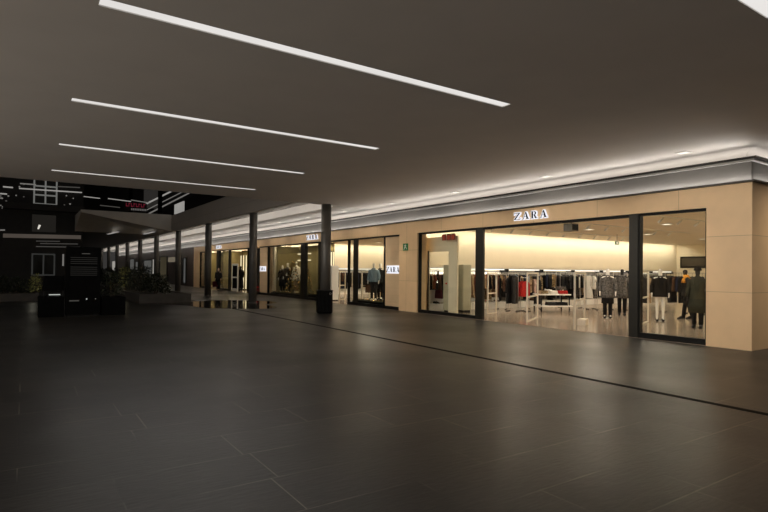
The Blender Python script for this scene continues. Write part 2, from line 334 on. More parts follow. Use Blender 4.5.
beam('trough_lamp', (XP+.33, (YE+YEND)/2, ZC+.12), (.8, 0, .6), (0, 1, 0), YEND-YE-.4, .04, 620, CW)
for k in range(10):  # added spots that brighten the farther stretch of the shop front
    l = bpy.data.lights.new('trough_fill_spot', 'SPOT'); l.energy = 150; l.color = (1, .90, .76); l.spot_size = math.radians(60); l.spot_blend = .8; l.shadow_soft_size = .02
    o = bpy.data.objects.new('trough_fill_spot', l); COL.objects.link(o); o.location = (XP+.45, 20.3+k*3.4, ZC+.02); o.rotation_euler = Vector((-3.2, 0, 1.9)).to_track_quat('Z', 'Y').to_euler()
for x in (14.6, 18.4, 22.2):  # unseen spots added to brighten the wall round the corner
    l = bpy.data.lights.new('side_fill_spot', 'SPOT'); l.energy = 300; l.color = (1, .88, .72); l.spot_size = math.radians(150); l.spot_blend = .8; l.shadow_soft_size = .08
    o = bpy.data.objects.new('side_fill_spot', l); COL.objects.link(o); o.location = (x, YC-1.6, ZC-.03)
spots = [(12.13, 6.2+3.79*k) for k in range(0, 24)]
far_ord = ['second', 'third', 'fourth', 'fifth', 'sixth', 'seventh', 'eighth', 'ninth', 'tenth', 'eleventh', 'twelfth']
for k, (x, y) in enumerate(spots[:12]):
    z = ZC if y < YE else ZC+.02
    d = 'nearest the corner pier' if k == 0 else far_ord[k-1] + ' along from the corner pier'
    t = thing('recessed_downlight', 'small square downlight in the ceiling beside the lit cornice, ' + d, 'ceiling light', (x, y, z), 0, 'downlights along the cornice')
    MB().box(-.11, .11, -.11, .11, -.008, -.002).build('diffuser', SPOTE, t)
    f = MB()
    for a in ((-.13, -.11, -.13, .13), (.11, .13, -.13, .13), (-.11, .11, -.13, -.11), (-.11, .11, .11, .13)): f.box(*a, -.014, 0)
    f.build('frame', WHITE, t)
    l = bpy.data.lights.new('downlight', 'SPOT'); l.energy = 120; l.color = (1, .88, .72); l.spot_size = math.radians(46); l.spot_blend = .5; l.shadow_soft_size = .1
    o = bpy.data.objects.new('downlight', l); COL.objects.link(o); o.location = (x, y, z-.13); o.rotation_euler = (0, 0, 0)
# unseen row opposite the walkway, added with its lamps to brighten the ceiling
mb = MB(); mb.box(-10.9, -10.5, -9, YEND, ZO, ZC)
for y_, e_ in ((-9, -7.95), (.15, 1.25), (9.35, 9.85), (15.95, YEND)): mb.box(-10.9, -10.5, y_, e_, 0, ZO)
struct(mb.build('wall_left', BEIGE)); sbox('wall_left_back', CREAM, -16, -15.8, -9, YEND, 0, ZC)
for y_, w_ in ((-3.9, 8), (5.3, 8), (12.9, 6)): area('opposite_fill_lamp', (-10.95, y_, 1.62), (0, math.radians(-90), 0), 2.7, w_, 48*w_, (1, .93, .84))  # large fill lamps added in the openings for the ceiling and facade
# ------------------------------------------------------------------ columns, drain, bin
cx = 9.12
cy = [at(253, 264, X=cx).y + 7.55*k for k in range(9)]
names = ['nearest one', 'second', 'third', 'fourth', 'fifth', 'sixth', 'seventh', 'eighth', 'farthest']
for k, y in enumerate(cy):
    t = thing('round_column', 'slim round grey column under the plaza fascia, %s%s' % (names[k], ' along the row from the walkway' if 0 < k < 8 else ' of the row'), 'column', (cx, y, 0), 0, 'grey columns along the plaza edge')
    MB().cyl(0, 0, 0, ZC+.419, .188, 28).build('shaft', COLM, t, True)
    MB().cyl(0, 0, 0, .03, .2, 28).build('base_ring', COLM, t, True)
    MB().box(-.195, -.18, -.03, .03, 3.2, 3.32).build('junction_plate', COLM, t)
bc = at(325.2, 262, Y=19.6)
t = thing('round_column', 'thick dark round column behind the black litter bin', 'column', (bc.x, 19.55, 0))
MB().cyl(0, 0, 0, ZC, .205, 32).build('shaft', COLD, t, True)
MB().cyl(0, 0, 0, .06, .235, 32).build('base_ring', BLACK, t, True)
tag(sbox('drain_channel', BLACKM, 7.06, 7.17, -8, 60, .0005, .004), 'long narrow black slot drain running along the dark paving', 'drain', kind='thing')
p = at(328, 313.6, Z=0)
t = thing('litter_bin', 'black ribbed square litter bin in front of the thick dark column', 'bin', (p.x, p.y+.30, 0), -math.atan2(p.x, p.y)+.12)
MB().box(-.28, .28, -.26, .26, .03, .82).build('body', BLACKM, t, bevel=.012)
MB().box(-.29, .29, -.27, .27, .82, .865).build('top', BLACK, t, bevel=.01)
MB().box(-.25, .25, -.23, .23, 0, .03).build('plinth', BLACKM, t)
rb = MB()
for i in range(11): rb.box(-.26+i*.05, -.24+i*.05, -.272, -.26, .06, .80)
rb.build('ribbing', BLACK, t)
e = MB(); e.tube([(.19+.035*math.cos(a*PI/8), -.276, .74+.035*math.sin(a*PI/8)) for a in range(17)], .006, 6); e.build('ring_badge', CHROME, t)
# ------------------------------------------------------------------ shop signs
def Zl(w=.30): return [[(0, 0), (.06, 0), (.30, .30), (.24, .30)], [(0, .285), (.30, .285), (.30, .30), (0, .30)], [(0, 0), (.30, 0), (.30, .016), (0, .016)], [(.285, .016), (.30, .016), (.30, .075)], [(0, .225), (.015, .285), (0, .285)]]
def Al(): return [[(.19, 0), (.27, 0), (.165, .30), (.125, .30)], [(.02, 0), (.04, 0), (.14, .29), (.128, .30)], [(.075, .10), (.20, .10), (.195, .116), (.082, .116)], [(-.01, 0), (.08, 0), (.08, .013), (-.01, .013)], [(.16, 0), (.30, 0), (.30, .013), (.16, .013)]]
def Rl():
    o = [[(.035, 0), (.10, 0), (.10, .30), (.035, .30)], [(0, 0), (.135, 0), (.135, .013), (0, .013)], [(0, .287), (.10, .287), (.10, .30), (0, .30)], [(.13, .150), (.185, .150), (.265, .0), (.195, 0)], [(.195, 0), (.29, 0), (.29, .013), (.195, .013)], [(.10, .287), (.15, .287), (.15, .30), (.10, .30)], [(.10, .142), (.16, .142), (.16, .156), (.10, .156)]]
    bowl = [(.15+.085*math.cos(a), .221+.079*math.sin(a)) for a in [PI/2 - i*PI/10 for i in range(11)]]
    inn = [(.15+.028*math.cos(a), .221+.066*math.sin(a)) for a in [PI/2 - i*PI/10 for i in range(11)]][::-1]
    o.append(bowl + inn); return o
def grow(poly, d):
    cx_ = sum(p[0] for p in poly)/len(poly); cy_ = sum(p[1] for p in poly)/len(poly)
    xs = [p[0] for p in poly]; ys_ = [p[1] for p in poly]
    return poly
def sign(label, ystart, z, length, x=XF, k=1.0, face=BLACKM, plate=False, backm=HALO):
    "letters read along -Y, standing off the wall; a lit acrylic body shows round each dark face"
    t = thing('shop_sign', label, 'sign', (x, ystart, z))
    adv = length/1.36; xo = 0; hs = adv*(.92 if plate else .86); vs = adv*(.95 if plate else .72)
    if plate: MB().box(-.03, 0, -length-.04, .04, -.06, .3*adv+.06).build('lit_panel', HALO, t)
    for ch, w in (('z', .36), ('a', .33), ('r', .36), ('a', .31)):
        polys = {'z': Zl, 'a': Al, 'r': Rl}[ch]()
        lt = MB(); bk = MB()
        for pl in polys:
            lt.prism(pl, lambda u, v: (-.075, -(xo+u*hs), v*vs), lambda u, v: (-.066, -(xo+u*hs), v*vs))
            # the lit body: the same stroke grown outward on every side
            for du, dv in ((-.022, -.02), (.022, -.02), (-.022, .02), (.022, .02), (0, .026), (0, -.026)) if not plate else ():
                bk.prism(pl, lambda u, v: (-.06, -(xo+u*hs+du), v*vs+dv), lambda u, v: (-.02, -(xo+u*hs+du), v*vs+dv))
        o = lt.build('letter_'+ch, face, t)
        if bk.v: bk.build('lit_body', backm, o)
        xo += w*adv
    return t
sign('halo-lit four-letter shop sign on the beige header over the wide open entrance', 11.62, 3.225, 1.32)
sign('halo-lit four-letter shop sign over the coat window beside the dark column', 26.4, 3.245, 1.37)
sign('small far halo-lit four-letter shop sign over the gold tree window', 42.85, 3.245, 1.37)
sign('small lit shop name plate on the beige panel beside the denim mannequin window', 18.76, 1.56, .98, x=XF+.06, plate=True)
sign('small far lit shop name plate on the beige panel beside the coat window', 33.45, 1.56, .95, x=XF+.06, plate=True)
t = thing('exit_sign', 'green running-man exit sign on the beige pier', 'sign', (XF, 17.55, 2.43))
MB().box(-.03, 0, -.31, 0, 0, .28).build('panel', mat('exit_green', (.01, .16, .04), .4), t)
g = MB(); gx = lambda u, v: (-.033, -u, v); gy = lambda u, v: (-.031, -u, v)
for pl in ([(.05, .03), (.08, .03), (.15, .13), (.12, .15)], [(.12, .13), (.17, .13), (.18, .21), (.13, .21)], [(.16, .14), (.22, .09), (.21, .04), (.24, .04), (.25, .10), (.18, .16)], [(.17, .19), (.24, .17), (.24, .19), (.18, .21)], [(.08, .20), (.13, .18), (.13, .20), (.09, .22)]): g.prism(pl, gx, gy)
g.prism([(.165+.022*math.cos(a*PI/6), .222+.022*math.sin(a*PI/6)) for a in range(12)], gx, gy)
g.build('running_figure', WHITE, t)
t = thing('reflected_letters', 'red sign reflection built as three letters behind the window with the grey-green cabinets', 'sign', (XF+.5, 15.72, 2.78))  # stands in for a red sign reflected in the glass
RED = emis('red_reflection_glow', (.75, .10, .05), .45); RB = mat('red_reflection_body', (.30, .05, .03), .5)
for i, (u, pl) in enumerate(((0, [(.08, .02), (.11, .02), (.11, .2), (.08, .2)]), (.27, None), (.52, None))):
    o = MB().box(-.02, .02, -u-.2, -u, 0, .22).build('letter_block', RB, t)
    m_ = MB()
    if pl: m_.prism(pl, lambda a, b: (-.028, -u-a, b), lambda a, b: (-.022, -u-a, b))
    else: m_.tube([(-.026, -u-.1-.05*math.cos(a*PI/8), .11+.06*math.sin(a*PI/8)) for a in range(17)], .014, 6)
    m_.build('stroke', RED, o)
MB().tube([(0, -.02, .23), (0, -.7, .23)], .008, 6).build('letter_bar', BLACK, t)
# ------------------------------------------------------------------ figures
def figure(name, label, cat, loc, rz, skin=MANN, coat=None, coat_hem=.75, legs=None, shoes=None, stride=0., bend=0., h=1.8, hair=None, scarf=None, hat=None, shirt=None, skirt=None, group=None, arm=0., stand=True):
    t = thing(name, label, cat, loc, rz, group); s = h/1.8
    def b_(p):  # forward bend above the waist
        x, y, z = p
        if z > 1.0 and bend:
            a = bend; dz, dx = z-1.0, x; x = dx*math.cos(a)+dz*math.sin(a); z = 1.0+dz*math.cos(a)-dx*math.sin(a)
        return (x*s, y*s, z*s)
    V = []; E = []; RAD = []
    def vtx(p, r, par=None):
        V.append(b_(p)); RAD.append((r[0]*s, r[1]*s) if isinstance(r, tuple) else (r*s, r*s))
        if par is not None: E.append((par, len(V)-1))
        return len(V)-1
    pel = vtx((0, 0, .98), (.15, .11)); wa = vtx((0, 0, 1.13), (.12, .095), pel); ch = vtx((0, 0, 1.33), (.15, .11), wa); up = vtx((0, 0, 1.44), (.11, .085), ch)
    nk = vtx((.005, 0, 1.52), .05, up); jw = vtx((.02, 0, 1.60), (.062, .072), nk); hd = vtx((.012, 0, 1.69), (.078, .095), jw); vtx((.0, 0, 1.765), (.055, .065), hd)
    J = {}
    for sd in (-1, 1):
        a = arm*sd
        sh = vtx((0, .175*sd, 1.43), .056, up); el = vtx((-.02+.5*a*.3, .255*sd, 1.16), .042, sh); wr = vtx((.08+.3*a, .26*sd, .93), .029, el)
        pm = vtx((.105+.3*a, .258*sd, .87), (.034, .02), wr)
        for q, (dx, dy, dz) in enumerate(((.05, -.012, .03), (.035, -.006, -.075), (.012, 0, -.085), (-.01, 0, -.08), (-.03, 0, -.06))):
            vtx((.105+.3*a+dx, .258*sd+dy*sd, .87+dz), .009, pm)
        st = stride*sd
        hp = vtx((0, .085*sd, .90), .088, pel); kn = vtx((.02+st*.5, .09*sd, .50), .058, hp); an = vtx((-.01+st, .09*sd, .10), .036, kn); vtx((.13+st, .10*sd, .045), (.04, .025), an)
        J[sd] = dict(sh=(0, .17*sd, 1.43), el=(-.02+.5*a*.3, .255*sd, 1.16), wr=(.08+.3*a, .26*sd, .95), hp=(0, .085*sd, .93), kn=(.02+st*.5, .09*sd, .50), an=(-.01+st, .09*sd, .10), toe=(.16+st, .10*sd, .03))
    me = bpy.data.meshes.new('body'); me.from_pydata(V, E, []); tmp = bpy.data.objects.new('tmp_body', me); COL.objects.link(tmp)
    sk = tmp.modifiers.new('skin', 'SKIN'); 
    
    bk_ = bmesh.new(); bk_.from_mesh(me); sl = bk_.verts.layers.skin.verify(); bk_.verts.ensure_lookup_table()
    for i, v_ in enumerate(bk_.verts): v_[sl].radius = RAD[i]; v_[sl].use_root = (i == 0)
    bk_.to_mesh(me); bk_.free()
    ss = tmp.modifiers.new('sub', 'SUBSURF'); ss.levels = ss.render_levels = 1
    dg = bpy.context.evaluated_depsgraph_get(); bmesh_ = bpy.data.meshes.new_from_object(tmp.evaluated_get(dg)); bpy.data.objects.remove(tmp)
    bmesh_.materials.clear(); bmesh_.materials.append(skin); bmesh_.polygons.foreach_set('use_smooth', [True]*len(bmesh_.polygons))
    bo = bpy.data.objects.new('body', bmesh_); COL.objects.link(bo); bo.parent = t
    def ring(z, rx, ry, ox=0, n=18): return [b_((ox+rx*math.cos(2*PI*j/n), ry*math.sin(2*PI*j/n), z)) for j in range(n)]
    def sleeve(mb, sd, r, upto='wr'):
        j = J[sd]; e, w = Vector(j['el']), Vector(j[upto]); mb.tube([b_(j['sh']), b_(tuple((Vector(j['sh'])+e)/2)), b_(j['el']), b_(tuple((e+w)/2)), b_(j[upto])], [r*1.35*s, r*1.2*s, r*1.02*s, r*.95*s, r*.9*s], 12)
    if coat:
        m = MB(); hm = coat_hem
        m.loft([ring(hm, .19, .25), ring((hm+1)/2, .175, .235), ring(1.0, .15, .205), ring(1.14, .135, .18), ring(1.33, .145, .205), ring(1.43, .115, .20), ring(1.485, .075, .12), ring(1.535, .062, .07)])
        for sd in (-1, 1): sleeve(m, sd, .062)
        o = m.build('coat', C[coat], t, True)
        if shirt:
            MB().loft([[b_(p) for p in ((.152, -.05, 1.0), (.152, .05, 1.0), (.10, .05, 1.5), (.10, -.05, 1.5))], [b_(p) for p in ((.157, -.04, 1.0), (.157, .04, 1.0), (.105, .045, 1.5), (.105, -.045, 1.5))]]).build('shirt_front', C[shirt], t)
        lp = MB()
        for sd in (-1, 1): lp.loft([[b_(p) for p in ((.156, .015*sd, 1.05), (.15, .09*sd, 1.33), (.09, .075*sd, 1.5), (.1, .03*sd, 1.5))], [b_(p) for p in ((.164, .015*sd, 1.05), (.162, .085*sd, 1.33), (.1, .07*sd, 1.5), (.11, .03*sd, 1.5))]])
        lp.build('lapel', C[coat], t)
    if skirt: MB().loft([ring(.52, .17, .21), ring(.8, .165, .205), ring(1.06, .125, .165)]).build('skirt', C[skirt], t, True)
    if legs:
        m = MB(); 
        m.loft([ring(.84, .12, .17), ring(.95, .13, .185), ring(1.08, .12, .165)])
        for sd in (-1, 1):
            j = J[sd]; m.tube([b_(j['hp']), b_(j['kn']), b_(j['an'])], [.098*s, .073*s, .062*s], 12)
        m.build('trousers', C[legs], t, True)
    if shoes:
        for sd in (-1, 1):
            j = J[sd]; ax, ay = j['an'][0], j['an'][1]
            def sr(x, w, hgt): return [(s*(ax+x), s*(ay+w*math.cos(a)), s*max(.0, hgt/2+hgt/2*math.sin(a))) for a in [2*PI*i/10 for i in range(10)]]
            m = MB(); m.loft([sr(-.06, .025, .08), sr(-.045, .042, .12), sr(.02, .045, .13), sr(.09, .05, .075), sr(.17, .046, .055), sr(.205, .02, .035)]); m.build('shoe', C[shoes], t, True)
    if hair:
        m = MB(); m.loft([ring(1.56, .02, .05, -.075), ring(1.62, .055, .088, -.05), ring(1.70, .085, .1, -.022), ring(1.77, .075, .085, -.012), ring(1.805, .03, .035, -.01)]); m.build('hair', hair, t, True)
        f = MB()
        for sd in (-1, 1): f.ball(b_((.088, .033*sd, 1.685)), .011*s, 6, 4)
        f.build('eyes', BLACKM, t)
        n_ = MB(); n_.loft([[b_(p) for p in ((.085, -.014, 1.645), (.085, .014, 1.645), (.085, 0, 1.70))], [b_(p) for p in ((.118, -.006, 1.65), (.118, .006, 1.65), (.10, 0, 1.69))]]); n_.build('nose', skin, t)
        MB().box(*(0, 0, 0, 0, 0, 0)) if False else None
    if scarf:
        m = MB(); m.loft([ring(1.30, .17, .20), ring(1.40, .15, .19), ring(1.48, .10, .14), ring(1.55, .085, .10), ring(1.575, .07, .085)]); m.build('scarf', C[scarf], t, True)
    if hat:
        m = MB(); m.loft([ring(1.70, .088, .10, .01), ring(1.72, .094, .108, .008), ring(1.76, .086, .098, .004), ring(1.80, .064, .072), ring(1.82, .02, .02)]); m.build('hat', C[hat], t, True)
    if stand and skin is MANN:
        MB().cyl(0, 0, 0, .012, .17, 24).build('stand_plate', CHROME, t)
    return t
FZ = .008
def fl(px, py): p = at(px, py, Z=FZ); return (p.x, p.y, FZ)
def on(px, X): return (X, at(px, 268, X=X).y, FZ+.20)
LEFT = PI                                                    # facing the walkway
figure('mannequin', 'white mannequin with bare legs in a short black jacket behind the corner window', 'mannequin', fl(660, 321), PI+.55, coat='black', coat_hem=.82, shoes='black')
figure('mannequin', 'dark hatted mannequin in a long olive coat against the corner pier', 'mannequin', fl(697.5, 328), PI+.3, coat='olive', coat_hem=.45, legs='black', shoes='black', hat='black', skin=C['charcoal'])
figure('mannequin', 'black-dressed mannequin with an orange scarf behind the corner window', 'mannequin', fl(687.5, 319), PI-.9, coat='black', coat_hem=.8, legs='black', shoes='black', scarf='orange', stride=.16, bend=.1, skin=C['charcoal'])
figure('mannequin', 'white-headed mannequin in a grey checked coat and black skirt inside the entrance', 'mannequin', fl(607.5, 318), PI+.6, coat='grey', coat_hem=.72, skirt='black', shoes='black', legs='black')
figure('mannequin', 'mannequin in a long grey coat beside the black entrance post', 'mannequin', fl(622, 315.5), PI+.5, coat='grey', coat_hem=.66, legs='black', shoes='black', skin=C['charcoal'])
figure('mannequin', 'mannequin in a blue denim jacket and dark trousers in the narrow window', 'mannequin', on(374, 13.6), PI+.75, coat='denim', coat_hem=.88, legs='charcoal', shoes='white')
figure('mannequin', 'white-headed mannequin in a dark jacket behind the denim one', 'mannequin', on(380.5, 14.35), PI+.5, coat='charcoal', coat_hem=.8, legs='black', shoes='black')
figure('mannequin', 'mannequin in a long black coat and white shirt in the ochre window', 'mannequin', on(288, 13.5), PI+.6, coat='black', coat_hem=.3, shirt='white', legs='black', shoes='black', h=1.86)
figure('mannequin', 'smaller black-coated mannequin half hidden behind the white-shirted one', 'mannequin', on(282.8, 13.35), PI+.9, coat='black', coat_hem=.4, legs='black', shoes='black', h=1.72)
figure('mannequin', 'white-dressed mannequin beside the gold tree of the ochre window', 'mannequin', on(296.5, 13.75), PI+.4, coat='white', coat_hem=.7, legs='tan', shoes='white', h=1.95)
figure('mannequin', 'tall black-clad mannequin in the far doorway window', 'mannequin', on(240.5, 13.4)[:2]+(FZ,), PI+.6, coat='black', coat_hem=.2, legs='black', shoes='black', skin=C['charcoal'], h=1.9)
pp = at(218.3, 290.5, Z=0)
figure('person', 'person in dark clothes walking past the far gold tree window', 'person', (pp.x, pp.y, 0), -PI/2-.6, skin=SKIN, coat='black', coat_hem=.75, legs='black', shoes='black', stride=.2, hair=HAIR, h=1.72, arm=.4)
t = thing('shopping_bag', 'dark shopping bag carried by the walking person', 'bag', (pp.x-.2, pp.y+.15, .27))
MB().loft([[(x*.17, y*.08, 0) for x, y in ((-1, -1), (1, -1), (1, 1), (-1, 1))], [(x*.19, y*.09, .42) for x, y in ((-1, -1), (1, -1), (1, 1), (-1, 1))]]).build('bag_body', C['burgundy'], t)
MB().tube([(-.1, 0, .42), (-.07, 0, .55), (.07, 0, .55), (.1, 0, .42)], .008, 6).build('handle', BLACK, t)
# ------------------------------------------------------------------ garments
def garment(kind, m, cname):
    "hangs in the local XZ plane from a rail at z=0, hook at the origin"
    shapes = {
     'coat': [(.04, -.13), (.20, -.19), (.265, -.30), (.285, -.80), (.215, -.81), (.19, -.45), (.24, -1.22)],
     'jacket': [(.04, -.13), (.20, -.18), (.26, -.28), (.29, -.74), (.22, -.75), (.185, -.40), (.20, -.76)],
     'shirt': [(.05, -.13), (.19, -.17), (.27, -.36), (.21, -.41), (.175, -.34), (.19, -.72)],
     'dress': [(.07, -.13), (.16, -.16), (.17, -.30), (.13, -.52), (.25, -1.12)],
     'trousers': [(.15, -.14), (.16, -.40), (.15, -1.05), (.03, -1.05), (.01, -.45)]}
    half = shapes[kind]; poly = half + [(-x, z) for x, z in half[::-1]]
    t = bpy.data.objects.new(kind + '_on_hanger', None); COL.objects.link(t)
    def rg(y, k): return [(x*k, y, -.12+(z+.12)*(k if k < 1 else 1)) for x, z in poly]
    mb = MB(); mb.loft([rg(-.05, .88), rg(-.026, 1), rg(.026, 1), rg(.05, .88)]); mb.build('cloth', m, t)
    h = MB(); h.tube([(.012*math.sin(a), 0, -.012+.022*math.cos(a)) for a in [-1.5+i*.6 for i in range(6)]] + [(0, 0, -.06), (0, 0, -.12)], .004, 5)
    h.tube([(-.2, 0, -.17), (0, 0, -.115), (.2, 0, -.17)], .009, 5); h.build('hanger', BLACK, t)
    t['category'] = {'coat': 'coat', 'jacket': 'jacket', 'shirt': 'shirt', 'dress': 'dress', 'trousers': 'trousers'}[kind]
    return t
PROTO = {}
def hang(kind, colr, loc, rz, where, group):
    key = (kind, colr); label = '%s %s %s' % ('grey checked' if colr == 'grey' else 'dusty pink' if colr == 'pink' else 'blue denim' if colr == 'denim' else colr, kind if kind != 'trousers' else 'pair of trousers', where)
    if key not in PROTO:
        o = garment(kind, C[colr], colr); PROTO[key] = o; o.location = loc; o.rotation_euler.z = rz; o['label'] = label; o['group'] = group
    else: o = dup(PROTO[key], loc, rz, label, group)
    return o
def fill_rail(p0, p1, z, where, group, seq, step=.13, kinds=('coat', 'jacket', 'shirt', 'dress')):
    p0 = Vector(p0); p1 = Vector(p1); d = p1-p0; n = max(1, int(d.length/max(.1, step*.68))); ang = math.atan2(d.y, d.x) + PI/2
    for i in range(n):
        q = p0 + d*((i+.5)/n); c = seq[i % len(seq)] if not callable(seq) else seq(i)
        k = kinds[(i*7+len(c)) % len(kinds)] if len(kinds) > 1 else kinds[0]
        hang(k, c, (q.x, q.y, z), ang + random.uniform(-.3, .3), where, group)
# ------------------------------------------------------------------ wall racks of the main shop
YW = 17.70
dark = ['black', 'charcoal', 'black', 'brown', 'navy', 'black', 'grey', 'olive']
mixes = [['black', 'tan', 'rust', 'charcoal', 'brown', 'burgundy', 'black'], ['tan', 'rust', 'black', 'patterned', 'brown', 'charcoal'], ['black', 'navy', 'charcoal', 'denim', 'black', 'patterned'],
         ['black', 'charcoal', 'navy', 'grey', 'white', 'black'], ['white', 'grey', 'black', 'charcoal', 'tan', 'black'], dark, ['charcoal', 'black', 'grey', 'navy', 'tan', 'olive'], dark]
whr = ['behind the grey-green cabinets', 'just inside the entrance', 'behind the second gate', 'behind the display table', 'behind the checked mannequin', 'behind the entrance post', 'behind the bare-legged mannequin', 'under the dark wall screen']
x = 13.5; ln = 2.35
for i in range(8):
    t = thing('wall_rack', 'lit white wall rack of hanging clothes ' + whr[i], 'clothes rack', (x, YW-.13, FZ), 0, 'racks along the cream shop wall')
    MB().box(0.01, ln-.01, -.03, 0, 0.3, 1.66).build('back_panel', WHITE if i < 2 else SHADE, t)  # dark panel on the deeper racks paints in the shade behind the clothes
    MB().box(0.01, ln-.01, -.34, 0, 1.74, 1.78).build('shelf', WHITE, t)
    MB().box(.05, ln-.05, -.33, -.27, 1.69, 1.735).build('light_strip', SHELFLED, t)
    MB().tube([(0.01, -.42, 1.62), (ln-.01, -.42, 1.62)], .014, 8).build('rail', BLACK, t)
    MB().box(.01, ln-.01, -.72, -.02, 0, .28).build('base_shelf', WHITE, t, bevel=.01)
    for q in (.06, ln-.06): MB().box(q-.015, q+.015, -.44, -.03, 1.60, 1.74).build('bracket', BLACK, t)
    area('rack_lamp', (x+ln/2, YW-.5, 1.70), (math.radians(40), 0, 0), ln-.2, .04, 13, (1, .9, .7))
    fill_rail((x+.1, YW-.55, 0), (x+ln-.1, YW-.55, 0), FZ+1.605, 'on the lit wall rack ' + whr[i], 'clothes on the wall rack ' + whr[i], mixes[i], .16)
    x += ln+.02
# shoes on the base shelves
def shoe_pair(px, y, c, lab):
    for dx in (-.06, .06):
        s_ = MB()
        def sr(q, w, h): return [(w*math.cos(a), q, h/2+h/2*math.sin(a)) for a in [2*PI*i/8 for i in range(8)]]
        s_.loft([sr(.12, .02, .08), sr(.09, .036, .1), sr(.02, .038, .09), sr(-.07, .042, .06), sr(-.13, .02, .035)])
        o = s_.build('shoe', C[c], None, True); o.location = (px+dx, y, FZ+.28); tag(o, lab, 'shoe', 'shoes on the rack bases')
for i in range(8):
    for q in range(2):
        shoe_pair(13.5+i*2.37+.6+q*1.1, YW-.55, ['black', 'brown'][q], '%s shoe on the white base of the rack %s' % (['black', 'brown'][q], whr[i]))
# freestanding rails
def free_rail(label, x0, y0, x1, y1, h, where, seq, kinds, step=.14, grp='free-standing rails in the main shop'):
    t = thing('garment_rail', label, 'clothes rail', (x0, y0, FZ), math.atan2(y1-y0, x1-x0), grp); L = math.hypot(x1-x0, y1-y0)
    MB().tube([(0, 0, h), (L, 0, h)], .014, 8).build('top_bar', CHROME, t)
    for q in (0, L):
        MB().tube([(q, 0, 0.02), (q, 0, h+.014)], .015, 8).build('post', CHROME, t)
        MB().box(q-.02, q+.02, -.24, .24, 0, .03).build('foot', BLACK, t)
    fill_rail((x0+(x1-x0)*.06, y0+(y1-y0)*.06, 0), (x1-(x1-x0)*.06, y1-(y1-y0)*.06, 0), FZ+h-.014, where, 'clothes ' + where, seq, step, kinds)
def rail_px(label, pa, pb, h, where, seq, kinds, step=.14):
    a = at(*pa, Z=FZ); b = at(*pb, Z=FZ); free_rail(label, a.x, a.y, b.x, b.y, h, where, seq, kinds, step)
rail_px('steel rail of long black coats behind the first pale gate', (508, 311), (518, 311.5), 1.55, 'on the steel rail of long black coats', ['black', 'black', 'charcoal'], ('coat',), .12)
rail_px('steel rail with a red jacket beside the second pale gate', (520.5, 311), (527, 311.5), 1.38, 'on the steel rail beside the second gate', ['red', 'red', 'burgundy'], ('jacket',), .2)
rail_px('steel rail of tan and pink clothes behind the second pale gate', (529, 308.8), (540, 309), 1.45, 'on the steel rail behind the second gate', ['tan', 'pink', 'charcoal', 'pink'], ('coat', 'shirt'), .2)
rail_px('tall steel rail of white shirts beside the third pale gate', (586, 309), (595, 309), 1.62, 'on the tall rail beside the third gate', ['white', 'white', 'pink'], ('shirt', 'dress'), .22)
rail_px('steel rail of dark jackets behind the display table', (545, 306), (556, 306.3), 1.66, 'on the rail behind the display table', ['navy', 'charcoal', 'patterned', 'navy'], ('jacket', 'shirt'), .17)
rail_px('steel rail of black tops over the third pale gate', (560, 307), (580, 308), 1.6, 'on the rail behind the third gate', ['black', 'charcoal', 'black'], ('shirt', 'jacket'), .17)
rail_px('steel rail of pale coats behind the corner window', (641, 311.5), (662, 312), 1.6, 'on the rail behind the corner window', ['charcoal', 'tan', 'black', 'white', 'black', 'tan'], ('coat', 'jacket'), .2)
rail_px('steel rail of black jackets next to the bare-legged mannequin', (665, 312), (684, 313), 1.64, 'on the rail next to the bare-legged mannequin', dark, ('coat', 'coat', 'jacket'), .15)
rail_px('steel rail of black coats behind the checked mannequin', (597, 310), (606, 310.3), 1.6, 'on the rail behind the checked mannequin', ['black', 'charcoal', 'black', 'grey'], ('coat', 'jacket'), .15)
rail_px('steel rail of grey and black jackets by the post of the corner window', (613, 309.5), (627, 310), 1.62, 'on the rail by the post of the corner window', ['charcoal', 'black', 'navy', 'black'], ('jacket', 'coat'), .16)
rail_px('steel rail of dark coats behind the hatted mannequin', (686, 313.5), (705, 314.5), 1.64, 'on the rail behind the hatted mannequin', ['black', 'olive', 'charcoal', 'black'], ('coat',), .14)
rail_px('steel rail of black dresses beside the first pale gate', (497.5, 309), (506, 309.3), 1.5, 'on the rail beside the first gate', ['black', 'brown', 'rust', 'black'], ('shirt', 'dress'), .17)
# pale gates at the entrance
def gate(label, pa, pb, h, grp='pale frames inside the shop doorways', X=None):
    a = at(*pa, Z=FZ); b = at(*pb, Z=FZ); L = (b-a).length
    t = thing('security_gate', label, 'gate', (a.x, a.y, FZ), math.atan2(b.y-a.y, b.x-a.x), grp)
    for q in (0, L): MB().box(q-.025, q+.025, -.025, .025, .0, h).build('upright', PALEM, t, bevel=.006)
    MB().box(.03, L-.03, -.03, .03, h-.06, h).build('top_bar', PALEM, t, bevel=.006)
    MB().box(.03, L-.03, -.025, .025, h*.48, h*.48+.05).build('cross_bar', PALEM, t)
    if 'solid base' in label: MB().box(L-.5, L-.03, -.12, .12, .0, .2).build('base_block', PALEM, t, bevel=.01)
    else: MB().box(.03, L-.03, -.03, .03, .0, .03).build('floor_bar', PALEM, t)
gate('pale frame gate nearest the post by the cabinets window', (487.6, 314), (496, 313), 1.58)
gate('pale frame gate in the middle of the open entrance', (527, 322), (537.5, 317.5), 1.6)
gate('pale frame gate with a solid base closest to the mannequins', (574.5, 329), (584.5, 324.5), 1.62)
gate('slim pale frame gate beside the post of the corner window', (639.5, 325), (648, 322), 1.68)
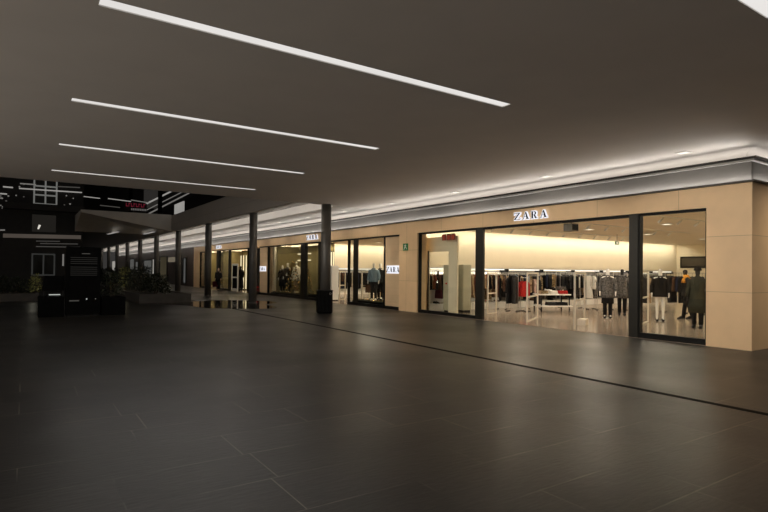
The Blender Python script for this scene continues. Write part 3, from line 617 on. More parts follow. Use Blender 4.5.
# display table: two white tiers with folded clothes
a = at(542, 312.5, Z=FZ); b = at(573, 312.5, Z=FZ)
t = thing('display_table', 'low two-tier white display table behind the middle gates', 'table', (a.x, a.y, FZ), math.atan2(b.y-a.y, b.x-a.x)); L = (b-a).length
MB().box(0, L, 0, 1.0, .22, .27).build('lower_shelf', WHITE, t, bevel=.008); MB().box(.0, L, .15, .95, .68, .73).build('tabletop', WHITE, t, bevel=.008)
MB().box(.5, L-.7, .4, .9, .86, .9).build('riser_shelf', WHITE, t, bevel=.008)
for q in (.04, L-.08):
    for r in (.18, .88): MB().box(q, q+.04, r, r+.04, 0, .68).build('leg', BLACK, t)
for q in (.54, L-.76): MB().box(q, q+.04, .6, .64, .73, .86).build('riser_leg', BLACK, t)
ang = math.atan2(b.y-a.y, b.x-a.x); ca, sa = math.cos(ang), math.sin(ang)
fold = [('red', L-.22, .73, 'at the end of the table'), ('white', L-.65, .73, 'next to the red pile'), ('tan', L-1.1, .73, 'in the middle of the table'), ('olive', L-1.5, .73, 'beside the tan pile'), ('charcoal', L-1.95, .73, 'at the far corner of the table'),
        ('charcoal', .5, .27, 'at the start of the low shelf'), ('black', 1.0, .27, 'second on the low shelf'), ('brown', 1.5, .27, 'in the middle of the low shelf'), ('black', L-.5, .27, 'at the end of the low shelf'), ('patterned', .25, .73, 'at the start of the tabletop'), ('grey', 1.1, .9, 'on the raised shelf')]
for c, u, z, d in fold:
    if u < .1 or u > L-.1: continue
    v = .5 if z != .27 else .3
    o = MB().box(-.16, .16, -.2, .2, 0, .04).box(-.155, .155, -.19, .19, .042, .08).box(-.15, .15, -.18, .18, .082, .13).build('folded_garment', C[c], None, bevel=.012)
    if z == .9: v = .65
    o.location = (a.x+ca*u-sa*v, a.y+sa*u+ca*v, FZ+z); o.rotation_euler.z = ang
    tag(o, '%s folded clothes %s' % (c, d), 'clothes', 'folded clothes on the display table')
# window with the cabinets: cream display screen with an opening, cabinets
xs = XF+.75
pY = lambda px: at(px, 268, X=xs).y
mb = MB(); y428, y448, y456, y420 = pY(428.5), pY(448.5), pY(457), 16.6
ztop = 2.62
mb.box(xs, xs+.08, y428, y420+.5, FZ, 2.95); mb.box(xs, xs+.08, y456, y448, FZ, 2.95); mb.box(xs, xs+.08, y448, y428, 2.38, 2.95)
t = thing('display_screen', 'cream display screen with a doorway cut through it in the cabinets window', 'screen'); mb.build('screen_panel', CREAM, t)
MB().box(xs-.03, xs-.001, y428-.03, y428+.03, FZ, 2.42).build('edge_strip', BLACK, t)
for z0, z1, yy in ((1.42, 1.62, 16.25), (1.3, 1.37, 16.25)): MB().box(xs-.03, xs-.001, yy-.04, yy+.04, z0, z1).build('wall_switch', BLACK, t)
MB().box(xs-.02, xs-.001, 15.72, 15.8, 1.12, 1.18).build('red_button', C['red'], t)
def cabinet(label, pl, pr, X, h):
    y1 = at(pl, 268, X=X).y; y0 = at(pr, 268, X=X).y; w = y1-y0
    t = thing('tall_cabinet', label, 'cabinet', (X, y0, FZ))
    MB().box(0, .42, 0, w, .08, h).build('body', SAGE, t, bevel=.01); MB().box(.03, .40, .03, w-.03, 0, .08).build('plinth', BLACK, t)
    MB().box(-.018, -.001, .02, w-.02, .1, h-.02).build('door', SAGE, t, bevel=.004)
    MB().box(-.04, -.019, w-.12, w-.10, .9, 1.05).build('handle', CHROME, t)
cabinet('grey-green tall cabinet nearer the entrance post', 453, 463.5, 14.35, 1.88)
cabinet('narrow grey-green cabinet seen through the cut-out of the cream screen', 443.5, 449.5, 13.75, 1.86)
# wall things deep in the main shop
p = at(693, 262, X=33.8); ya, yb = at(706.5, 262, X=33.8).y, at(680, 262, X=33.8).y; za, zb = at(693, 268, X=33.8).z, at(693, 256.5, X=33.8).z
t = thing('wall_screen', 'dark framed wall screen high on the cream wall behind the corner window', 'screen', (33.88, (ya+yb)/2, (za+zb)/2)); hy, hz = (yb-ya)/2, (zb-za)/2
MB().box(-.06, 0, -hy, hy, -hz, hz).build('frame', BLACK, t); MB().box(-.066, -.06, -hy+.1, hy-.1, -hz+.1, hz-.1).build('display', mat('dark_screen', (.05, .04, .028), .2), t)
t = thing('shop_exit_sign', 'small green exit sign hanging from the shop ceiling near the entrance post', 'sign', (*at(617, 243, Y=14.5)[:2], 0)); q = at(617, 243, Y=14.5)
t.location.z = q.z; MB().box(-.14, .14, -.015, .015, -.08, .08).build('panel', mat('exit_sign_green', (.05, .14, .05), .4), t); MB().tube([(0, 0, .08), (0, 0, ZR-q.z)], .008, 6).build('stem', BLACK, t)
MB().prism([(-.08, -.02), (.02, -.02), (.02, -.05), (.08, 0), (.02, .05), (.02, .02), (-.08, .02)], lambda u, v: (u, -.018, v), lambda u, v: (u, -.0155, v)).build('arrow', WHITE, t)
q = at(571, 227.5, Y=9.9)
t = thing('ceiling_speaker', 'grey box speaker fixed under the shop ceiling inside the entrance', 'speaker', (q.x, q.y, q.z))
MB().box(-.16, .16, -.14, .14, -.11, .11).build('box', mat('grey_box', (.16, .145, .11), .5), t, bevel=.01); MB().box(-.13, .13, -.15, -.141, -.08, .08).build('grille', BLACK, t); MB().tube([(0, 0, .11), (0, 0, ZR-q.z)], .012, 6).build('stem', BLACK, t)
def track(label, x0, x1, y):
    t = thing('track_light', label, 'track light', (x0, y, ZR), 0, 'track lights in the main shop')
    MB().box(0, x1-x0, -.02, .02, -.03, 0).build('track', WHITE, t)
    n = int((x1-x0)/1.1)
    for i in range(n):
        u = .4+i*1.1; h = MB().tube([(u, 0, -.03), (u, 0, -.09), (u-.02, .05, -.13), (u-.04, .12, -.2)], [.012, .02, .035, .042], 10).build('spot_head', WHITE, t, True)
        MB().tube([(u-.04, .121, -.201), (u-.0405, .1225, -.2025)], [.03, .03], 10).build('lens', WARM, h)
track('white ceiling track of spots above the bare-legged mannequin', 16.0, 24, 9.0); track('white ceiling track of spots above the checked mannequin', 15.5, 24, 12.0); track('white ceiling track of spots along the wall racks', 15.0, 26, 15.2)
# ------------------------------------------------------------------ second and third shop contents
def wall_rack(label, x, y, seq, where):
    t = thing('wall_rack', label, 'clothes rack', (x, y, FZ), 0, 'racks at the back of the farther shops')
    MB().box(0, 3, -.03, 0, .1, 1.7).build('back_panel', WHITE, t); MB().box(0, 3, -.34, 0, 1.74, 1.78).build('shelf', WHITE, t); MB().box(.05, 2.95, -.33, -.27, 1.69, 1.735).build('light_strip', SHELFLED, t)
    MB().tube([(0, -.3, 1.6), (3, -.3, 1.6)], .014, 8).build('rail', BLACK, t); MB().box(0, 3, -.6, -.031, 0, .2).build('base_shelf', WHITE, t)
    for q in (.06, 2.94): MB().box(q-.015, q+.015, -.32, -.03, 1.585, 1.738).build('bracket', BLACK, t)
    fill_rail((x+.1, y-.3, 0), (x+2.9, y-.3, 0), FZ+1.585, where, 'clothes ' + where, seq, .19)
wall_rack('white wall rack at the back of the second shop, nearer the front', 14.2, 32.11, mixes[2], 'on the rack behind the second doorway')
wall_rack('white wall rack at the back of the second shop, deeper inside', 17.3, 32.11, dark, 'on the deeper rack of the second shop')
wall_rack('white wall rack at the back of the farthest shop', 14.2, 48.06, mixes[3], 'on the rack of the farthest shop')
gate('white frame gate in the second doorway nearer its post', (352, 298), (357, 297.5), 1.55); gate('white frame gate in the second doorway beside the white column', (339.5, 299.6), (345, 299.2), 1.58)
gate('white frame gate behind the narrow window', (362, 299.5), (369, 298.5), 1.55)
a = at(332.8, 300.5, Z=FZ)
t = thing('display_pillar', 'white square pillar just inside the second doorway', 'pillar', (a.x, a.y, FZ)); MB().box(-.2, .2, -.25, .25, .05, 1.85).build('body', WHITE, t, bevel=.01); MB().box(-.18, .18, -.23, .23, 0, .05).build('plinth', BLACK, t)
free_rail('black-filled garment rail in the second shop', 15.6, 25.5, 17.6, 25.7, 1.6, 'on the rail inside the second shop', dark, ('coat', 'jacket'), .15, 'rails in the farther shops')
free_rail('garment rail of mixed clothes behind the narrow window', 18.4, 23.6, 20.0, 23.9, 1.55, 'on the rail behind the narrow window', mixes[3], ('jacket', 'shirt'), .17, 'rails in the farther shops')
free_rail('dark garment rail in the farthest shop', 15.0, 38.6, 16.4, 38.8, 1.6, 'on the rail of the farthest shop', dark, ('coat', 'jacket'), .2, 'rails in the farther shops')
for y0, y1, lab in ((27.35, 31.5, 'ochre backdrop screen behind the coated mannequins'), (25.8, 26.75, 'ochre backdrop screen behind the tube lamps'), (39.98, 42.3, 'ochre backdrop screen behind the far gold tree'), (45.05, 47.6, 'ochre backdrop screen of the window by the far pier')):
    t = thing('backdrop_screen', lab, 'screen', (13.98 if y0 == 25.8 else 14.55, y0, FZ)); MB().box(0, .06, 0, y1-y0, .0, 3.05).build('panel', OCHRE, t); MB().box(-1.5 if y0 != 25.8 else -.4, -.002, y1-y0-.06, y1-y0, .21, 3.05).build('side_panel', OCHRE, t); MB().box(-.01, .07, 0, y1-y0, 3.05, 3.09).build('top_rail', BLACK, t)
# plinths with garland in the windows
def plinth(y0, y1, lab, lab2):
    o = MB().box(XF+.22, XF+1.7, y0+.05, y1-.05, FZ, FZ+.195).build('window_plinth', BLACKM, None, bevel=.006); tag(o, lab, 'plinth')
    t = thing('gold_garland', lab2, 'garland', (XF+.30, y0+.1, FZ+.20)); m = MB(); n = int((y1-y0-.2)/.09)
    MB().tube([(.0, i*.09, .03+.01*math.sin(i*2)) for i in range(n)], .03, 6).build('greenery', LEAF, t)
    for i in range(min(n, 46)):
        b = MB().ball((-.03+random.uniform(-.02, .05), i*.09*(n/min(n, 46)), .06+random.uniform(-.01, .04)), random.uniform(.018, .034), 6, 5).build('bauble', GOLD, t, True)
plinth(19.1, 22.0, 'black display plinth under the denim mannequin', 'gold bauble garland along the foot of the denim window'); plinth(27.4, 32.1, 'black display plinth under the coated mannequins', 'gold bauble garland along the foot of the coat window')
area('window_lamp', (XF+.9, 29.5, 3.02), (0, 0, 0), .2, 3, 26, (1, .82, .5)); area('window_lamp', (XF+.9, 26, 3.02), (0, 0, 0), .2, 1, 16, (1, .82, .5)); area('window_lamp', (XF+.9, 41, 3.02), (0, 0, 0), .2, 2, 26, (1, .82, .5)); area('window_lamp', (XF+.9, 46.3, 3.02), (0, 0, 0), .2, 2, 26, (1, .82, .5)); area('window_lamp', (XF+.7, 20, 3.02), (0, 0, 0), .2, 1.5, 14, (1, .88, .62))
def gold_tree(x, y, h, lab, z=FZ):
    t = thing('gold_tree', lab, 'christmas tree', (x, y, z)); m = MB()
    MB().cyl(0, 0, 0, .25, .04, 8).build('trunk', STEM, t)
    for i in range(260):
        u = random.random(); zz = .2+(h-.2)*u; r = .42*(1-u)+.03; a_ = random.uniform(0, 2*PI); q = r*random.uniform(.5, 1)
        c = Vector((q*math.cos(a_), q*math.sin(a_), zz)); d = Vector((math.cos(a_), math.sin(a_), -.3))*.1; w = Vector((-math.sin(a_), math.cos(a_), 0))*.03
        m.add([c-w, c+w, c+d+w*.3+Vector((0, 0, .02)), c+d-w*.3], [(0, 1, 2, 3)])
    m.build('foliage', LEAF, t)
    for i in range(44):
        u = (i+.5)/44; a_ = i*2.4; r = .42*(1-u)+.06
        MB().ball((r*math.cos(a_), r*math.sin(a_), .2+(h-.2)*u), .045, 7, 5).build('bauble', GOLD, t, True)
gold_tree(13.25, on(293.5, 13.25)[1], 1.9, 'gold-baubled tree beside the white-dressed mannequin', FZ+.20); gold_tree(13.4, on(306, 13.4)[1], 1.95, 'gold-baubled tree under the upright tube lamps'); gold_tree(13.6, on(223.5, 13.6)[1], 2.2, 'gold-baubled tree behind the walking person')
TUBE = emis('tube_lamp_glow', (1, .86, .55), 1.3)
for i, (y, d) in enumerate(((25.55, 'nearest the dark column'), (25.8, 'middle one of three'), (26.05, 'beside the gold tree'))):
    t = thing('tube_lamp', 'upright glowing tube lamp in the narrow ochre window, ' + d, 'lamp', (13.85, y, FZ), 0, 'tube lamps in the ochre window'); MB().cyl(0, 0, .1, 2.6, .03, 10).build('tube', TUBE, t, True); MB().cyl(0, 0, 0, .1, .06, 12).build('base', BLACK, t, True); MB().cyl(0, 0, 2.6, 2.66, .035, 10).build('cap', BLACK, t, True)
for i, (y, d) in enumerate(((40.5, 'nearer'), (41.1, 'middle'), (41.7, 'farther'))):
    t = thing('tube_lamp', 'upright glowing tube lamp behind the far gold tree, ' + d + ' one', 'lamp', (14.3, y, FZ), 0, 'tube lamps behind the far gold tree'); MB().cyl(0, 0, .1, 2.7, .03, 10).build('tube', TUBE, t, True); MB().cyl(0, 0, 0, .1, .06, 12).build('base', BLACK, t, True)
for z, d in ((2.62, 'upper'), (2.22, 'lower')):
    t = thing('line_lamp', 'horizontal glowing line lamp on the ochre backdrop, %s of the two' % d, 'lamp', (14.49, 29.6, z), 0, 'line lamps on the ochre backdrop'); MB().box(-.04, 0, 0, 1.9, -.03, .03).build('tube', TUBE, t); MB().box(0, .058, .9, 1.0, -.02, .02).build('bracket', BLACK, t)
# far doorway with white door leaf
t = thing('door_leaf', 'white framed door leaf standing ajar in the far doorway', 'door', (XF+.12, 39.4, 0), 0); w = 1.35
f = MB(); f.box(0, .05, -w, -w+.14, .02, 2.02); f.box(0, .05, -.14, 0, .02, 2.02); f.box(0, .05, -w+.14, -.14, 1.88, 2.02); f.box(0, .05, -w+.14, -.14, .02, .22); f.box(0, .05, -w+.14, -.14, .98, 1.08); f.build('frame', WHITE, t)
MB().box(.02, .03, -w+.14, -.14, .22, .98).build('dark_panel', BLACKM, t); MB().box(.02, .03, -w+.14, -.14, 1.08, 1.88).build('dark_panel', BLACKM, t); MB().box(-.04, 0, -w+.05, -w+.09, .95, 1.15).build('handle', CHROME, t)
# ------------------------------------------------------------------ darker shops farther on
sbox('wall_right_far', BRWOOD, XF+.05, XF+.5, 49.72, YEND, 0, ZT-.002)
dimm = {'w': emis('far_window_white', (1, .95, .85), .30), 'g': emis('far_window_grey', (.9, .9, .85), .085), 'y': emis('far_window_yellow', (.9, .75, .45), .045)}
def farwin(i, pl, pr, z0, z1, k):
    y1 = at(pl, 268, X=XF).y; y0 = at(pr, 268, X=XF).y
    r = bpy.data.objects.new('window_%d' % i, None); COL.objects.link(r); r['kind'] = 'structure'; r.location = (XF+.05, y0, 0); n = y1-y0
    f = MB(); f.box(-.06, 0, 0, n, z0-.1, z0); f.box(-.06, 0, 0, n, z1, z1+.1); f.box(-.06, 0, -.15, 0, z0-.1, z1+.1); f.box(-.06, 0, n, n+.15, z0-.1, z1+.1); f.build('frame', BLACK, r)
    MB().box(-.03, -.001, 0, n, z0, z1).build('lit_pane', dimm[k], r)
for i, a in enumerate(((112, 116, .9, 2.8, 'w'), (130, 134, .6, 2.9, 'g'), (135.5, 139.5, .4, 2.5, 'g'), (144, 151.5, .9, 2.6, 'g'), (152.5, 156, .8, 2.7, 'w'), (160, 166.5, .1, 2.9, 'y'), (183.5, 185.5, .3, 2.6, 'g'))): farwin(20+i, *a)
y1, y0 = at(169, 256, X=XF).y, at(177, 256, X=XF).y
t = thing('blade_sign', 'pale blank sign board over the dark brown shop', 'sign', (XF-.1, y0, 2.3)); MB().box(0, .1, 0, y1-y0, 0, .5).build('board', emis('far_sign_glow', (.85, .72, .52), .16), t); MB().box(.1, .14, .3, y1-y0-.3, .1, .4).build('bracket', BLACK, t)
# ------------------------------------------------------------------ plants
def foliage(m, n, rx, ry, z0, z1, ls=.11):
    for i in range(n):
        u = random.random(); a_ = random.uniform(0, 2*PI); q = math.sqrt(random.random())*(1-.5*u*u)
        c = Vector((rx*q*math.cos(a_), ry*q*math.sin(a_), z0+(z1-z0)*u)); d = Vector((random.gauss(0, 1), random.gauss(0, 1), random.gauss(.4, .8))).normalized(); w = d.orthogonal().normalized(); l = ls*random.uniform(.6, 1.3)
        m.add([c, c+d*l*.5+w*l*.25, c+d*l, c+d*l*.5-w*l*.25], [(0, 1, 2, 3)])
def bush(name, label, loc, rx, ry, h, n, m=LEAF, group=None, ls=.11):
    t = thing(name, label, 'plant', loc, random.uniform(0, 3), group); f = MB(); foliage(f, n, rx, ry, .12*h, h, ls); f.build('foliage', m, t)
    s = MB()
    for i in range(5): a_ = i*1.3; s.tube([(0.04*math.cos(a_), .04*math.sin(a_), 0), (rx*.5*math.cos(a_), ry*.5*math.sin(a_), h*.7)], [.014, .005], 5)
    s.build('stems', STEM, t); return t
def planter(name, label, x0, x1, y0, y1, h, m=CONC):
    t = thing(name, label, 'planter', ((x0+x1)/2, (y0+y1)/2, 0)); hx, hy = (x1-x0)/2, (y1-y0)/2; w = .12; f = MB()
    f.box(-hx, hx, -hy, -hy+w, 0, h); f.box(-hx, hx, hy-w, hy, 0, h); f.box(-hx, -hx+w, -hy+w, hy-w, 0, h); f.box(hx-w, hx, -hy+w, hy-w, 0, h); f.build('trough', m, t)
    MB().box(-hx+w, hx-w, -hy+w, hy-w, 0, h-.06).build('soil', SOIL, t)
planter('long_planter', 'long low stone planter between the columns of the plaza edge', 4.4, 6.7, 26.6, 62, .42)
spec = [(28.0, .75, LEAF), (29.4, .95, LEAF), (31.0, 1.25, LEAF), (32.6, 1.1, LEAF), (34.3, 1.35, LEAF), (36, 1.0, LEAF), (38, 1.2, LEAF), (40, 1.3, LEAF), (42.5, 1.0, LEAF), (45, 1.2, LEAF), (48, 1.1, LEAF), (52, 1.2, LEAF)]
nm = ['first and lowest', 'second', 'third', 'fourth', 'fifth', 'sixth', 'seventh', 'eighth', 'ninth', 'tenth', 'eleventh', 'twelfth and farthest']
for (y, h, m), d in zip(spec, nm): bush('planter_shrub', 'dark leafy shrub in the long planter, %s from its near end' % d, (5.55+random.uniform(-.4, .4), y, .36), .75, .75, h, 420, m, 'dark shrubs in the long planter', .15)
p = at(131, 286, Y=33)
bush('lit_shrub', 'yellow-green lit shrub in the long planter below the columns', (4.75, 33.3, .36), .3, .4, 1.3, 200, LEAFG, None, .13)
l = bpy.data.lights.new('planter_spike_lamp', 'POINT'); l.energy = 5; l.color = (1, .85, .5); l.energy = 1.8; l.shadow_soft_size = .05; o = bpy.data.objects.new('planter_spike_lamp', l); COL.objects.link(o); o.location = (4.6, 32.6, .7)
pl0 = at(-40, 301, Z=0); pl1 = at(39, 301, Z=0)
planter('plaza_planter', 'low dark planter across the plaza in front of the lit shrub', -5.0, pl1.x, pl1.y, pl1.y+1.6, .36)
for px, h, m, lab in ((4, .9, LEAF, 'dark shrub at the outer end of the plaza planter'), (15, .8, LEAF, 'dark shrub second in the plaza planter'), (25, .75, LEAF, 'dark shrub beside the lit one in the plaza planter'), (35, .95, LEAFG, 'pale lit shrub at the inner end of the plaza planter')):
    q = at(px, 290, Y=pl1.y+.7); bush('plaza_shrub', lab, (q.x, q.y, .3), .30, .34, h, 240, m, None, .12)
q = at(33, 290, Y=pl1.y+.15); l = bpy.data.lights.new('planter_spike_lamp', 'POINT'); l.energy = 5; l.color = (1, .95, .75); l.energy = 1.4; l.shadow_soft_size = .05; o = bpy.data.objects.new('planter_spike_lamp', l); COL.objects.link(o); o.location = (q.x, q.y, .85)
q = at(259.3, 291.5, Z=0)
t = thing('poinsettia', 'small red potted poinsettia at the foot of the far beige panel', 'plant', (12.4, 33.3, 0)); MB().cyl(0, 0, 0, .28, .13, 14, .17).build('pot', BRWOOD, t, True); f = MB(); foliage(f, 70, .2, .2, .28, .55, .12); f.build('leaves', C['red'], t)
# wet patch
t = MB(); n = 36
pts = [(1+.18*math.sin(3*a)+.1*math.sin(5*a+1), a) for a in [2*PI*i/n for i in range(n)]]
t.loft([[(2.3*r*math.cos(a), 3.2*r*math.sin(a), z) for r, a in pts] for z in (0, .003)])
o = t.build('puddle', mat('rain_water', (.006, .006, .006), .07, 0, spec=.5)); q = at(226, 304, Z=0); o.location = (q.x, q.y, .0045); tag(o, 'shallow puddle mirroring the far shop lights between two columns', 'puddle')
# ------------------------------------------------------------------ directory totem and kiosk on the plaza
a = at(66, 317, Z=0); b = at(100.5, 317, Z=0); yv = 20.3; xa, xb = at(66, 280, Y=yv).x, at(100.5, 280, Y=yv).x
t = thing('directory_totem', 'tall black directory totem on the dark plaza with faint lines of text', 'sign', ((xa+xb)/2, yv, 0)); w = (xb-xa)/2
MB().box(-w, w, 0, .35, .06, 2.29).build('body', BLACKM, t, bevel=.012); MB().box(-w+.05, w-.05, .03, .32, 0, .06).build('plinth', BLACK, t)
TXT = emis('faint_text_glow', (.9, .85, .75), .022); DTX = mat('grey_print', (.05, .047, .042), .6)
m = MB()
for i in range(9):
    z = 1.93-i*.066 - (.05 if i > 3 else 0); m.box(-w+.12, w-.1, -.004, -.001, z, z+.02)
m.build('directory_lines', TXT, t); MB().box(-.06, .18, -.004, -.001, 2.06, 2.085).build('heading_line', emis('heading_glow', (.9, .85, .75), .07), t)
MB().box(-w+.1, -w+.38, -.004, -.001, .5, .54).build('lower_text_line', emis('lower_text_glow', (.9, .85, .75), .06), t)
for u, s_, e_ in ((.10, .022, .45), (.36, .014, .18)): MB().cyl(0, 0, 0, .004, s_, 12).build('indicator_lamp', emis('indicator_glow', (.95, 1, .95), e_), t).matrix_local = Matrix.Translation((u, -.001, .57)) @ Matrix.Rotation(PI/2, 4, 'X')
xk0, xk1 = at(38.5, 290, Y=yv).x, xa-.03
t = thing('plaza_kiosk', 'low black kiosk counter attached beside the directory totem', 'kiosk', ((xk0+xk1)/2, yv+.1, 0)); w = (xk1-xk0)/2
MB().box(-w, w, 0, .9, 0, .66).build('counter', BLACKM, t, bevel=.01); MB().loft([[(-w+.1, y, .86), (w, y, .86), (w, y, 1.33), (-w+.18, y, 1.33)] for y in (.1, .8)]).build('upper_housing', BLACKM, t)
for q in (-w+.12, w-.06): MB().box(q, q+.05, .15, .2, .66, .86).build('post', BLACK, t)
MB().box(-w+.3, w-.1, .4, .45, .69, .72).build('counter_lamp', emis('counter_glow', (.95, 1, .92), .5), t)
xq0, xq1 = xb+.05, at(126, 290, Y=yv).x
planter('black_planter', 'black square planter standing beside the directory totem', xq0, xq1, yv+.05, yv+.95, .62, BLACKM)
bush('dark_bush', 'dark clipped bush in the black planter beside the totem', ((xq0+xq1)/2, yv+.5, .56), .4, .38, .85, 500, LEAF, None, .1)
# ------------------------------------------------------------------ the building across the plaza
YT = 46.0
P = lambda px, py, Y=YT: at(px, py, Y=Y)
q0 = P(-60, 300); q1 = P(82, 300)
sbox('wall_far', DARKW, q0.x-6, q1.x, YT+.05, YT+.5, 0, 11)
FR = mat('white_window_frame', (.26, .25, .24), .5); FRD = mat('dim_window_frame', (.12, .115, .11), .5); PANEL = mat('grey_wall_panel', (.05, .045, .04), .6)
def gridwin(i, l, tp, r, bt, rows, cols, m, w=.10):
    a = P(l, bt); b = P(r, tp); o = bpy.data.objects.new('window_%d' % i, None); COL.objects.link(o); o['kind'] = 'structure'; o.location = (a.x, YT, a.z)
    W, H = b.x-a.x, b.z-a.z; f = MB()
    for c in range(cols+1): f.box(W*c/cols-w/2, W*c/cols+w/2, -.08, 0, -w/2, H+w/2)
    for rr in range(rows+1):
        for c in range(cols): f.box(W*c/cols+w/2, W*(c+1)/cols-w/2, -.08, 0, H*rr/rows-w/2, H*rr/rows+w/2)
    f.build('frame', m, o); MB().box(w/2, W-w/2, -.03, -.02, w/2, H-w/2).build('pane', GLASS, o)
gridwin(40, 34, 170, 57, 203.5, 4, 2, emis('lit_frame', (.8, .8, .75), .17)); gridwin(41, 32, 254.5, 54.5, 275, 1, 2, emis('dim_lit_frame', (.8, .8, .75), .035))
sbox('trim_40', mat('slab_edge', (.035, .031, .028), .6), P(5, 208).x, q1.x, YT-.9, YT+.04, P(40, 211).z, P(40, 205).z)
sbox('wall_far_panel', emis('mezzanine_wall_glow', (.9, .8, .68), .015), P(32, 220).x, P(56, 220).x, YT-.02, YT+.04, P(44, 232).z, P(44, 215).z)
def lline(name, label, l, r, y, th, m, cat='light', Y=YT-.4, y2=None, grp=None):
    a = P(l, y, Y); b = P(r, y if y2 is None else y2, Y); t = thing(name, label, cat, tuple(a), 0, grp); h = th*Y/530
    d = b-a; MB().loft([[(0, 0, -h/2), (0, .08, -h/2), (0, .08, h/2), (0, 0, h/2)], [(d.x, 0, d.z-h/2), (d.x, .08, d.z-h/2), (d.x, .08, d.z+h/2), (d.x, 0, d.z+h/2)]]).build('tube', m, t)
    if Y < YT: MB().box(d.x*.5-.03, d.x*.5+.03, .08, YT+.05-Y, d.z*.5-.03, d.z*.5+.03).build('bracket', BLACK, t)
    return t
E1 = emis('far_line_bright', (1, .96, .9), .30); E2 = emis('far_line_mid', (1, .95, .88), .16); E3 = emis('far_line_dim', (1, .93, .85), .06)
g = 'line lamps on the dark building across the plaza'
for a in (('thin bright line lamp crossing the white grid window', 19, 82, 188.3, .9, E1, 192.5), ('short bright line lamp above the tower\'s edge', 3, 13, 186.6, 1, E1, 187.5), ('dim line lamp above the crossing one', 20, 36, 183.4, .9, E2, 184.6), ('dim line lamp beyond the white grid window', 57, 80, 186.4, .8, E3, 187.5), ('small bright lamp at the photo\'s left edge, upper storey', 0, 7, 193.5, 1, E1, 194), ('small dim lamp below the edge lamp', 0, 3, 198, 1, E2, 198.3),
          ('small dim lamp at the outer edge of the mezzanine', 0, 5, 230, 1, E2, 230), ('upper glowing blind slat under the brown handrail', 36, 60, 241, .6, E3, 241.3), ('middle glowing blind slat under the brown handrail', 40, 78, 243.5, .6, E3, 244), ('lowest glowing blind slat under the brown handrail', 36, 80, 246.5, .7, E3, 247.2)):  # the three under the handrail are blinds, given a glow
    lline('line_lamp', a[0], a[1], a[2], a[3], a[4], a[5], 'light', YT-.4, a[6], g)
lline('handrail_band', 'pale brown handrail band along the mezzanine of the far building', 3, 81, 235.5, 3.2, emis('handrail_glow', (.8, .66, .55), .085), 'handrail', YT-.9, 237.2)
lline('lit_slit', 'narrow pale lit slit beside the dim door of the far building', 62.4, 64, 260, 10, E2, 'light', YT-.03)
q = P(39, 227, YT-.3); t = thing('wall_lamp', 'small bright wall lamp on the far mezzanine', 'light', tuple(q)); MB().tube([(-.05, 0, -.15), (.05, 0, .15)], [.05, .07], 8).build('shade', emis('wall_lamp_glow', (1, .95, .85), .7), t); MB().box(-.02, .02, .05, .34, -.02, .02).build('bracket', BLACK, t)
for i in range(16):    # pin lights glimpsed inside
    px, py = random.choice([(random.uniform(0, 10), random.uniform(195, 212)), (random.uniform(15, 24), random.uniform(180, 202)), (random.uniform(62, 82), random.uniform(194, 206))])
    q = P(px, py, YT+.04); o = MB().ball((0, 0, 0), random.uniform(.03, .06), 6, 5).build('pin_light', random.choice([E2, E2, E3])); o.location = q; tag(o, 'tiny pin light glimpsed in the dark upper storey across the plaza', 'light', 'pin lights in the far building')
# upper level behind the bridge
YU = 52.0
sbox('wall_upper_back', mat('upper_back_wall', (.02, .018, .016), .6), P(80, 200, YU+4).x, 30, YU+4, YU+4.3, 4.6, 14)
def col_up(px, w, lab):
    a = P(px, 205, YU); t = thing('upper_column', lab, 'column', (a.x, YU, zt), 0, 'columns of the upper floor'); MB().box(-w, w, -w, w, 0, 5).build('shaft', BLACKM, t); MB().box(-w-.05, w+.05, -w-.05, w+.05, 0, .1).build('base', BLACKM, t)
col_up(160, .16, 'black column of the upper floor in front of the escalator'); col_up(130.5, .14, 'black column of the upper floor beside the red sign')
# escalator: dark truss with pale handrails
a = P(148, 213, YU+1); b = P(199, 187, YU+1)
t = thing('escalator', 'escalator rising behind the bridge with pale lit handrails', 'escalator', (a.x, YU+1, a.z)); d = b-a; d.y = 0; n = Vector((-d.z, 0, d.x)).normalized()
def slope(o1, o2, y0, y1): return [[tuple(n*o1+Vector((0, y0, 0))), tuple(n*o1+Vector((0, y1, 0))), tuple(n*o2+Vector((0, y1, 0))), tuple(n*o2+Vector((0, y0, 0)))], [tuple(d+n*o1+Vector((0, y0, 0))), tuple(d+n*o1+Vector((0, y1, 0))), tuple(d+n*o2+Vector((0, y1, 0))), tuple(d+n*o2+Vector((0, y0, 0)))]]
MB().loft(slope(-.5, -.05, .05, 1.0)).build('truss', mat('escalator_truss', (.03, .027, .025), .5), t); MB().loft(slope(.72, .86, 0, .08)).build('handrail', E1, t); MB().loft(slope(.25, .33, 0, .06)).build('side_light', E2, t); MB().loft(slope(-.14, -.02, 0, .05)).build('skirting_light', E2, t); MB().loft(slope(-.02, .72, .9, .93)).build('balustrade', GLASS, t)
y0_, y1_ = at(183.5, 210, X=XP+.1).y, at(174.6, 210, X=XP+.1).y; zt_ = at(179, 203, X=XP+.1).z
t = thing('lit_notice_board', 'pale lit square notice board at the end of the bridge', 'sign', (XP+.08, y0_, 5.46)); MB().box(0, .08, 0, y1_-y0_, .06, zt_-5.46).build('board', emis('notice_glow', (.95, .92, .86), .30), t)
for q in (.2, y1_-y0_-.26): MB().box(.01, .07, q, q+.06, 0, .06).build('foot', BLACK, t)
a = P(125, 210.5, YU-.5); b = P(147, 203.5, YU-.5)
t = thing('red_shop_sign', 'dim red lettered shop sign on the upper floor', 'sign', (a.x, YU-.5, a.z)); W = b.x-a.x; H = b.z-a.z
MB().box(0, W, .05, .12, 0, H).build('board', mat('sign_board_dark', (.02, .006, .008), .5), t); RM = emis('crimson_glow', (.6, .05, .10), .20); WM = emis('dim_white_letter', (.9, .85, .8), .12)
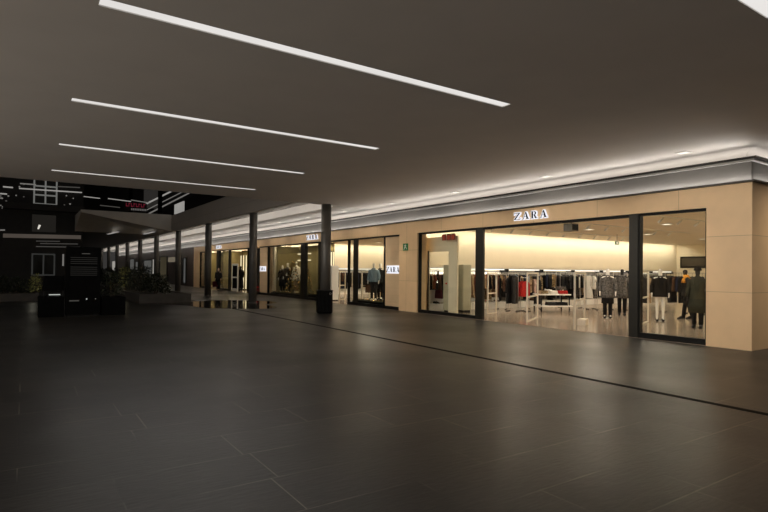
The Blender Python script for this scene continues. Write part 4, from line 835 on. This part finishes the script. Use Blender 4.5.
for i in range(8): m = MB(); u = .08+i*(W-.16)/8; ww = (W-.16)/8*.68; m.box(u, u+ww*.3, 0, .05, H*.5, H*.92); m.box(u+ww*.3, u+ww, 0, .05, H*(.5+.3*(i % 2)), H*(.6+.3*(i % 2))); m.build('red_letter', RM, t)
for i in range(9): MB().box(.5+i*(W-.5)/9, .5+i*(W-.5)/9+.09, 0, .05, H*.1, H*.32).build('small_letter', WM, t)
g = 'line lamps on the upper floor'
for a in (('bright line lamp on the upper floor next to the far building', 80, 100, 196, .9, E1, 198.4), ('bright line lamp on the upper floor reaching the red sign', 108, 131, 198.5, 1, E1, 201.5), ('dim line lamp above the red sign', 131, 150, 200, .8, E2, 203), ('dim line lamp below the bright ones', 100, 120, 205.3, .8, E3, 207.5)):
    a_ = P(a[1], a[3], YU-1.5); b_ = P(a[2], a[6], YU-1.5); t = thing('line_lamp', a[0], 'light', tuple(a_), 0, g); dd = b_-a_; MB().tube([(0, 0, 0), (dd.x, 0, dd.z)], .04, 6).build('tube', a[5], t); MB().tube([(dd.x/2, 0, dd.z/2), (dd.x/2, 0, 10.5-a_.z)], .01, 5).build('hanger', BLACK, t)
sbox('wall_upper_panel', emis('upper_shopfront_glow', (.8, .74, .68), .028), P(144, 195, YU+3.9).x, P(160, 195, YU+3.9).x, YU+3.9, YU+3.99, P(150, 208, YU+3.9).z, P(150, 185, YU+3.9).z)
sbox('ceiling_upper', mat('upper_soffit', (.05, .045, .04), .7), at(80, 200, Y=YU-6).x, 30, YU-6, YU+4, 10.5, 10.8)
# soffit lamps under the bridge
for px0, px1, py, lab in ((144, 154, 233, 'slot lamp under the bridge beside the plaza fascia'), (108, 118, 233, 'slot lamp under the bridge over the totem')):
    a = at(px0, py+1.2, Z=ZC); b = at(px1, py-1.2, Z=ZC); t = thing('soffit_lamp', lab, 'light', (a.x, a.y, ZC+.009), math.atan2(b.y-a.y, b.x-a.x), 'slot lamps under the bridge'); MB().box(0, (b-a).length, -.1, .1, -.02, 0).build('diffuser', E1, t)
# ------------------------------------------------------------------ world and view
w = bpy.data.worlds.new('night'); SC.world = w; w.use_nodes = True
bg = w.node_tree.nodes['Background']; bg.inputs['Color'].default_value = (.9, .85, .8, 1); bg.inputs['Strength'].default_value = .04
SC.view_settings.view_transform = 'Standard'; SC.view_settings.look = 'None'; SC.view_settings.gamma = 1; SC.view_settings.exposure = 0
SC.view_settings.use_curve_mapping = False
try:
    SC.cycles.use_denoising = True; SC.cycles.max_bounces = 8; SC.cycles.transparent_max_bounces = 16; SC.cycles.sample_clamp_indirect = 4; SC.cycles.caustics_reflective = False; SC.cycles.caustics_refractive = False
except Exception: pass
